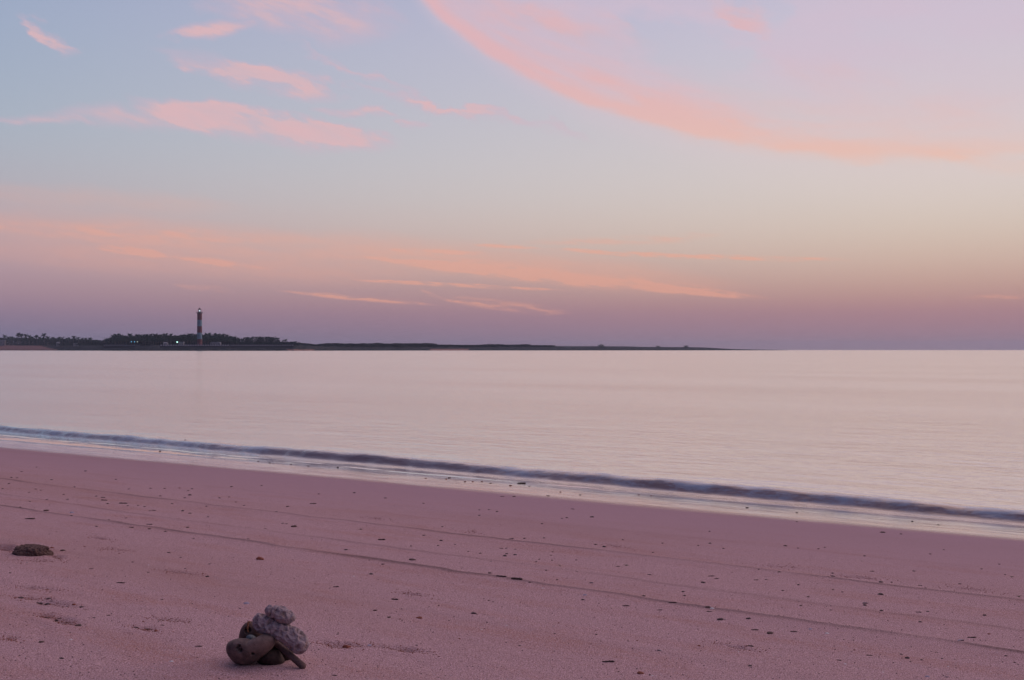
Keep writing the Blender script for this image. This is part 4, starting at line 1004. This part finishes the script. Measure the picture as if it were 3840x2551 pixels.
E = [(555,157,34),(1495,175,36),(1715,53,16),(2197,53,12),(1175,257,14),(1835,386,26),(805,316,26,'t'),(1640,314,12),(445,522,16),(1313,347,24,'t'),(1070,442,64,'t'),(365,964,36),(1760,1000,56),(628,943,26,'s'),(1437,589,10),(835,748,16),(960,728,34,'t'),(1437,816,34,'t'),(1270,780,12,'r'),(545,1105,30),(2125,666,16),(1853,273,10),(2300,235,60,'r'),(1163,188,8,'s'),(120,158,22),(240,262,8,'s'),(1600,215,8),(1315,284,8,'s'),(1057,182,8,'r'),(185,600,12,'r'),(90,352,14),(330,230,16,'t'),(460,132,26,'r'),(750,120,14,'r'),(185,268,10,'r'),(1480,345,8,'r')]
UNIQ = {('B',1373,301):'stubby log of driftwood on the mirror-wet sand in mid beach', ('B',420,683):'short grey driftwood chunk between the drift lines, left of centre',
        ('B',630,819):'chunky dark stone just above the lower drift line, left of the largest log', ('D',677,763):'reddish oval pebble alone on gritty sand right of the stone pile',
        ('D',510,634):'small dark driftwood chunk beside the scuffed hollow in the sand', ('C',1798,385):'olive seaweed scrap on the mirror-wet sand far right',
        ('A',528,735):'lilac shell lying on left sand above the lower drift line', ('E',628,943):'white shell fragment left of the stone pile near the bottom left corner',
        ('E',1760,1000):'dark pebble just left of the stone pile, same level as the kidney-shaped stone', ('E',365,964):'dark flat pebble alone near the bottom left corner',
        ('E',1495,175):'dark lens-shaped pebble lying between the sand mound and lower drift line', ('E',555,157):'dark flat pebble nearest the right side of the sand mound',
        ('A',795,253):'tiny upright weed scrap on the mirror-wet sand at far left', ('C',40,911):'large dark pebble touching the lower drift line right of centre',
        ('C',1940,1164):'flat lilac shell lying on the lower drift line at right', ('C',2277,732):'greenish seaweed scrap on damp sand by the right edge',
        ('D',1965,1062):'long thin pale-edged twig near the bottom edge, right of centre', ('B',2083,858):'curled seaweed scrap with raised tip between the drift lines right of centre',
        ('D',180,953):'rust-red lump of sand-stuck pebble near the bottom, right of the stone pile'}
for key, lst in (('A',A),('B',B),('D',Dl),('C',Cc),('E',E)):
    ox, oy, sc = ORG[key]
    for it in lst:
        kind = it[3] if len(it) > 3 else ('p' if it[2] < 24 or random.random() < .6 else 't')
        litter(ox+it[0]/sc, oy+it[1]/sc, max(8, it[2]/sc*1.25), kind, UNIQ.get((key, it[0], it[1])))
litter(1200+1340/1.816, 1900+507/1.816, 44, 'g', 'largest dark driftwood log, lying on the lower drift line in mid beach', rot=-.25)
litter(2500+270/1.762, 1750+943/1.762, 19, 'p', 'dark pebble touching the round pale shell on the lower drift line')
litter(2500+300/1.762, 1750+952/1.762, 20, 's', 'round pale shell beside a dark pebble on the lower drift line')
litter(2500+352/1.762, 1750+1014/1.762, 26, 'p', 'long dark pebble with a pale shell at its right end')
litter(2500+384/1.762, 1750+1014/1.762, 12, 's', 'small pale shell at the right end of a long dark pebble')
litter(1517/2.361, 2000+1133/2.361, 20, 's', 'bright white shell fragment between stone pile and bottom left corner')
litter(923, 2264, 30, 'l', 'curved pale shell sliver on the sand behind and left of the stone pile')
litter(2500+420/1.762, 1750+1164/1.762, 13, 'w', 'small upright rust-brown weed scrap over the scuffed twigs near the bottom right')

rw = random.Random(12)
for k in range(26):
    a, b_, _, _ = SCUFFS[rw.choice((4, 5, 6, 7, 9))]; q_ = rw.random()
    litter(a[0]+(b_[0]-a[0])*q_+rw.gauss(0, 8), a[1]+(b_[1]-a[1])*q_+rw.gauss(0, 4), rw.uniform(9, 24), rw.choice('ttpr'), 'crumb of dark weathered drift in the reddish scuffs above the bottom left corner', 'drift crumbs in the bottom left scuffs')

# grit: uncountable crumbs of shell and weed
def grit(n, mat, label, region, size, seed):
    r = random.Random(seed); mb = MB()
    for _ in range(n):
        px, py = region(r); p_ = hit(px, py); z = ground_z(p_.x, p_.y); rad = size*r.uniform(.5, 1.4)
        q = Vector((p_.x, p_.y, z+rad*.2)); a = r.uniform(0, 6.28); c_, s_ = math.cos(a)*rad, math.sin(a)*rad
        mb.add([q+Vector((c_,s_,0)), q+Vector((-s_*.6,c_*.6,0)), q-Vector((c_,s_,0)), q+Vector((s_*.6,-c_*.6,0)), q+Vector((0,0,rad*.6)), q-Vector((0,0,rad*.5))],
               [(0,1,4),(1,2,4),(2,3,4),(3,0,4),(1,0,5),(2,1,5),(3,2,5),(0,3,5)])
    o = mb.build('grit', mat); tag(o, label, 'grit', kind='stuff')
def r_dry(r): 
    while True:
        px, py = r.uniform(-60, 3900), 1880+700*r.random()**.8
        if 1.6 < st(hit(px, py))[0] < 4.3: return px, py
def r_all(r):
    while True:
        px, py = r.uniform(-60, 3900), r.uniform(1700, 2590)
        s_ = st(hit(px, py))[0]
        if s_ < 6.6 and r.random() < (.25 if s_ > 5.2 else 1): return px, py
def r_sc(r):
    a, b_, w, d = r.choice(SCUFFS); k = r.gauss(.5, .35); return a[0]+(b_[0]-a[0])*k+r.gauss(0, 14), a[1]+(b_[1]-a[1])*k+r.gauss(0, 5)
grit(1500, M_shell, 'tiny pale shell crumbs strewn over the gritty sand', r_dry, .0016, 5)
grit(1500, M_peb[0], 'tiny dark crumbs strewn over the beach sand', r_all, .0024, 6)
grit(2200, M_peb[2], 'rust-coloured crumbs gathered along the scuffs in the sand', r_sc, .0026, 8)

# ------------------------------------------------------------------ haze
hb = MB(); hb.box(-10500, 10500, -10500, 10500, -8.0, 75.0)
hz = hb.build('haze'); tag(hz, 'thin violet dusk haze over sea and shore', 'haze', kind='stuff')
hmz = bpy.data.materials.new('haze'); hmz.use_nodes = True; nt = hmz.node_tree
for n_ in list(nt.nodes):
    if n_.type != 'OUTPUT_MATERIAL': nt.nodes.remove(n_)
pv = nt.nodes.new('ShaderNodeVolumePrincipled'); pv.inputs['Color'].default_value = (.64,.72,.92,1); pv.inputs['Density'].default_value = .00008; pv.inputs['Anisotropy'].default_value = .2
out = [n_ for n_ in nt.nodes if n_.type == 'OUTPUT_MATERIAL'][0]; nt.links.new(pv.outputs[0], out.inputs['Volume'])
hz.data.materials.append(hmz)

# ------------------------------------------------------------------ light and camera
sd = bpy.data.lights.new('sun', 'SUN'); sd.energy = .6; sd.angle = R(18); sd.color = (1, .78, .74)
so = bpy.data.objects.new('sun', sd); COL.objects.link(so)
el_ = SUN_EL; dirv = Vector((math.sin(LAMP_AZ)*math.cos(el_), math.cos(LAMP_AZ)*math.cos(el_), math.sin(el_)))
so.rotation_euler = (-dirv).to_track_quat('-Z', 'Y').to_euler(); so.location = dirv*50

cam = bpy.data.cameras.new('camera'); co_ = bpy.data.objects.new('camera', cam); COL.objects.link(co_)
cam.sensor_fit = 'HORIZONTAL'; cam.sensor_width = 36; cam.lens = 36*F/3840
cam.shift_y = (HY-2551/2)/3840
co_.rotation_euler = (math.pi/2, 0, 0); cam.clip_start = .05; cam.clip_end = 40000
scene.camera = co_
scene.view_settings.view_transform = 'Standard'; scene.view_settings.look = 'None'; scene.view_settings.exposure = 0; scene.view_settings.gamma = 1
scene.cycles.use_denoising = True; scene.cycles.adaptive_threshold = .02
scene.cycles.max_bounces = 6; scene.cycles.volume_bounces = 0; scene.cycles.transparent_max_bounces = 6
scene.cycles.caustics_reflective = False
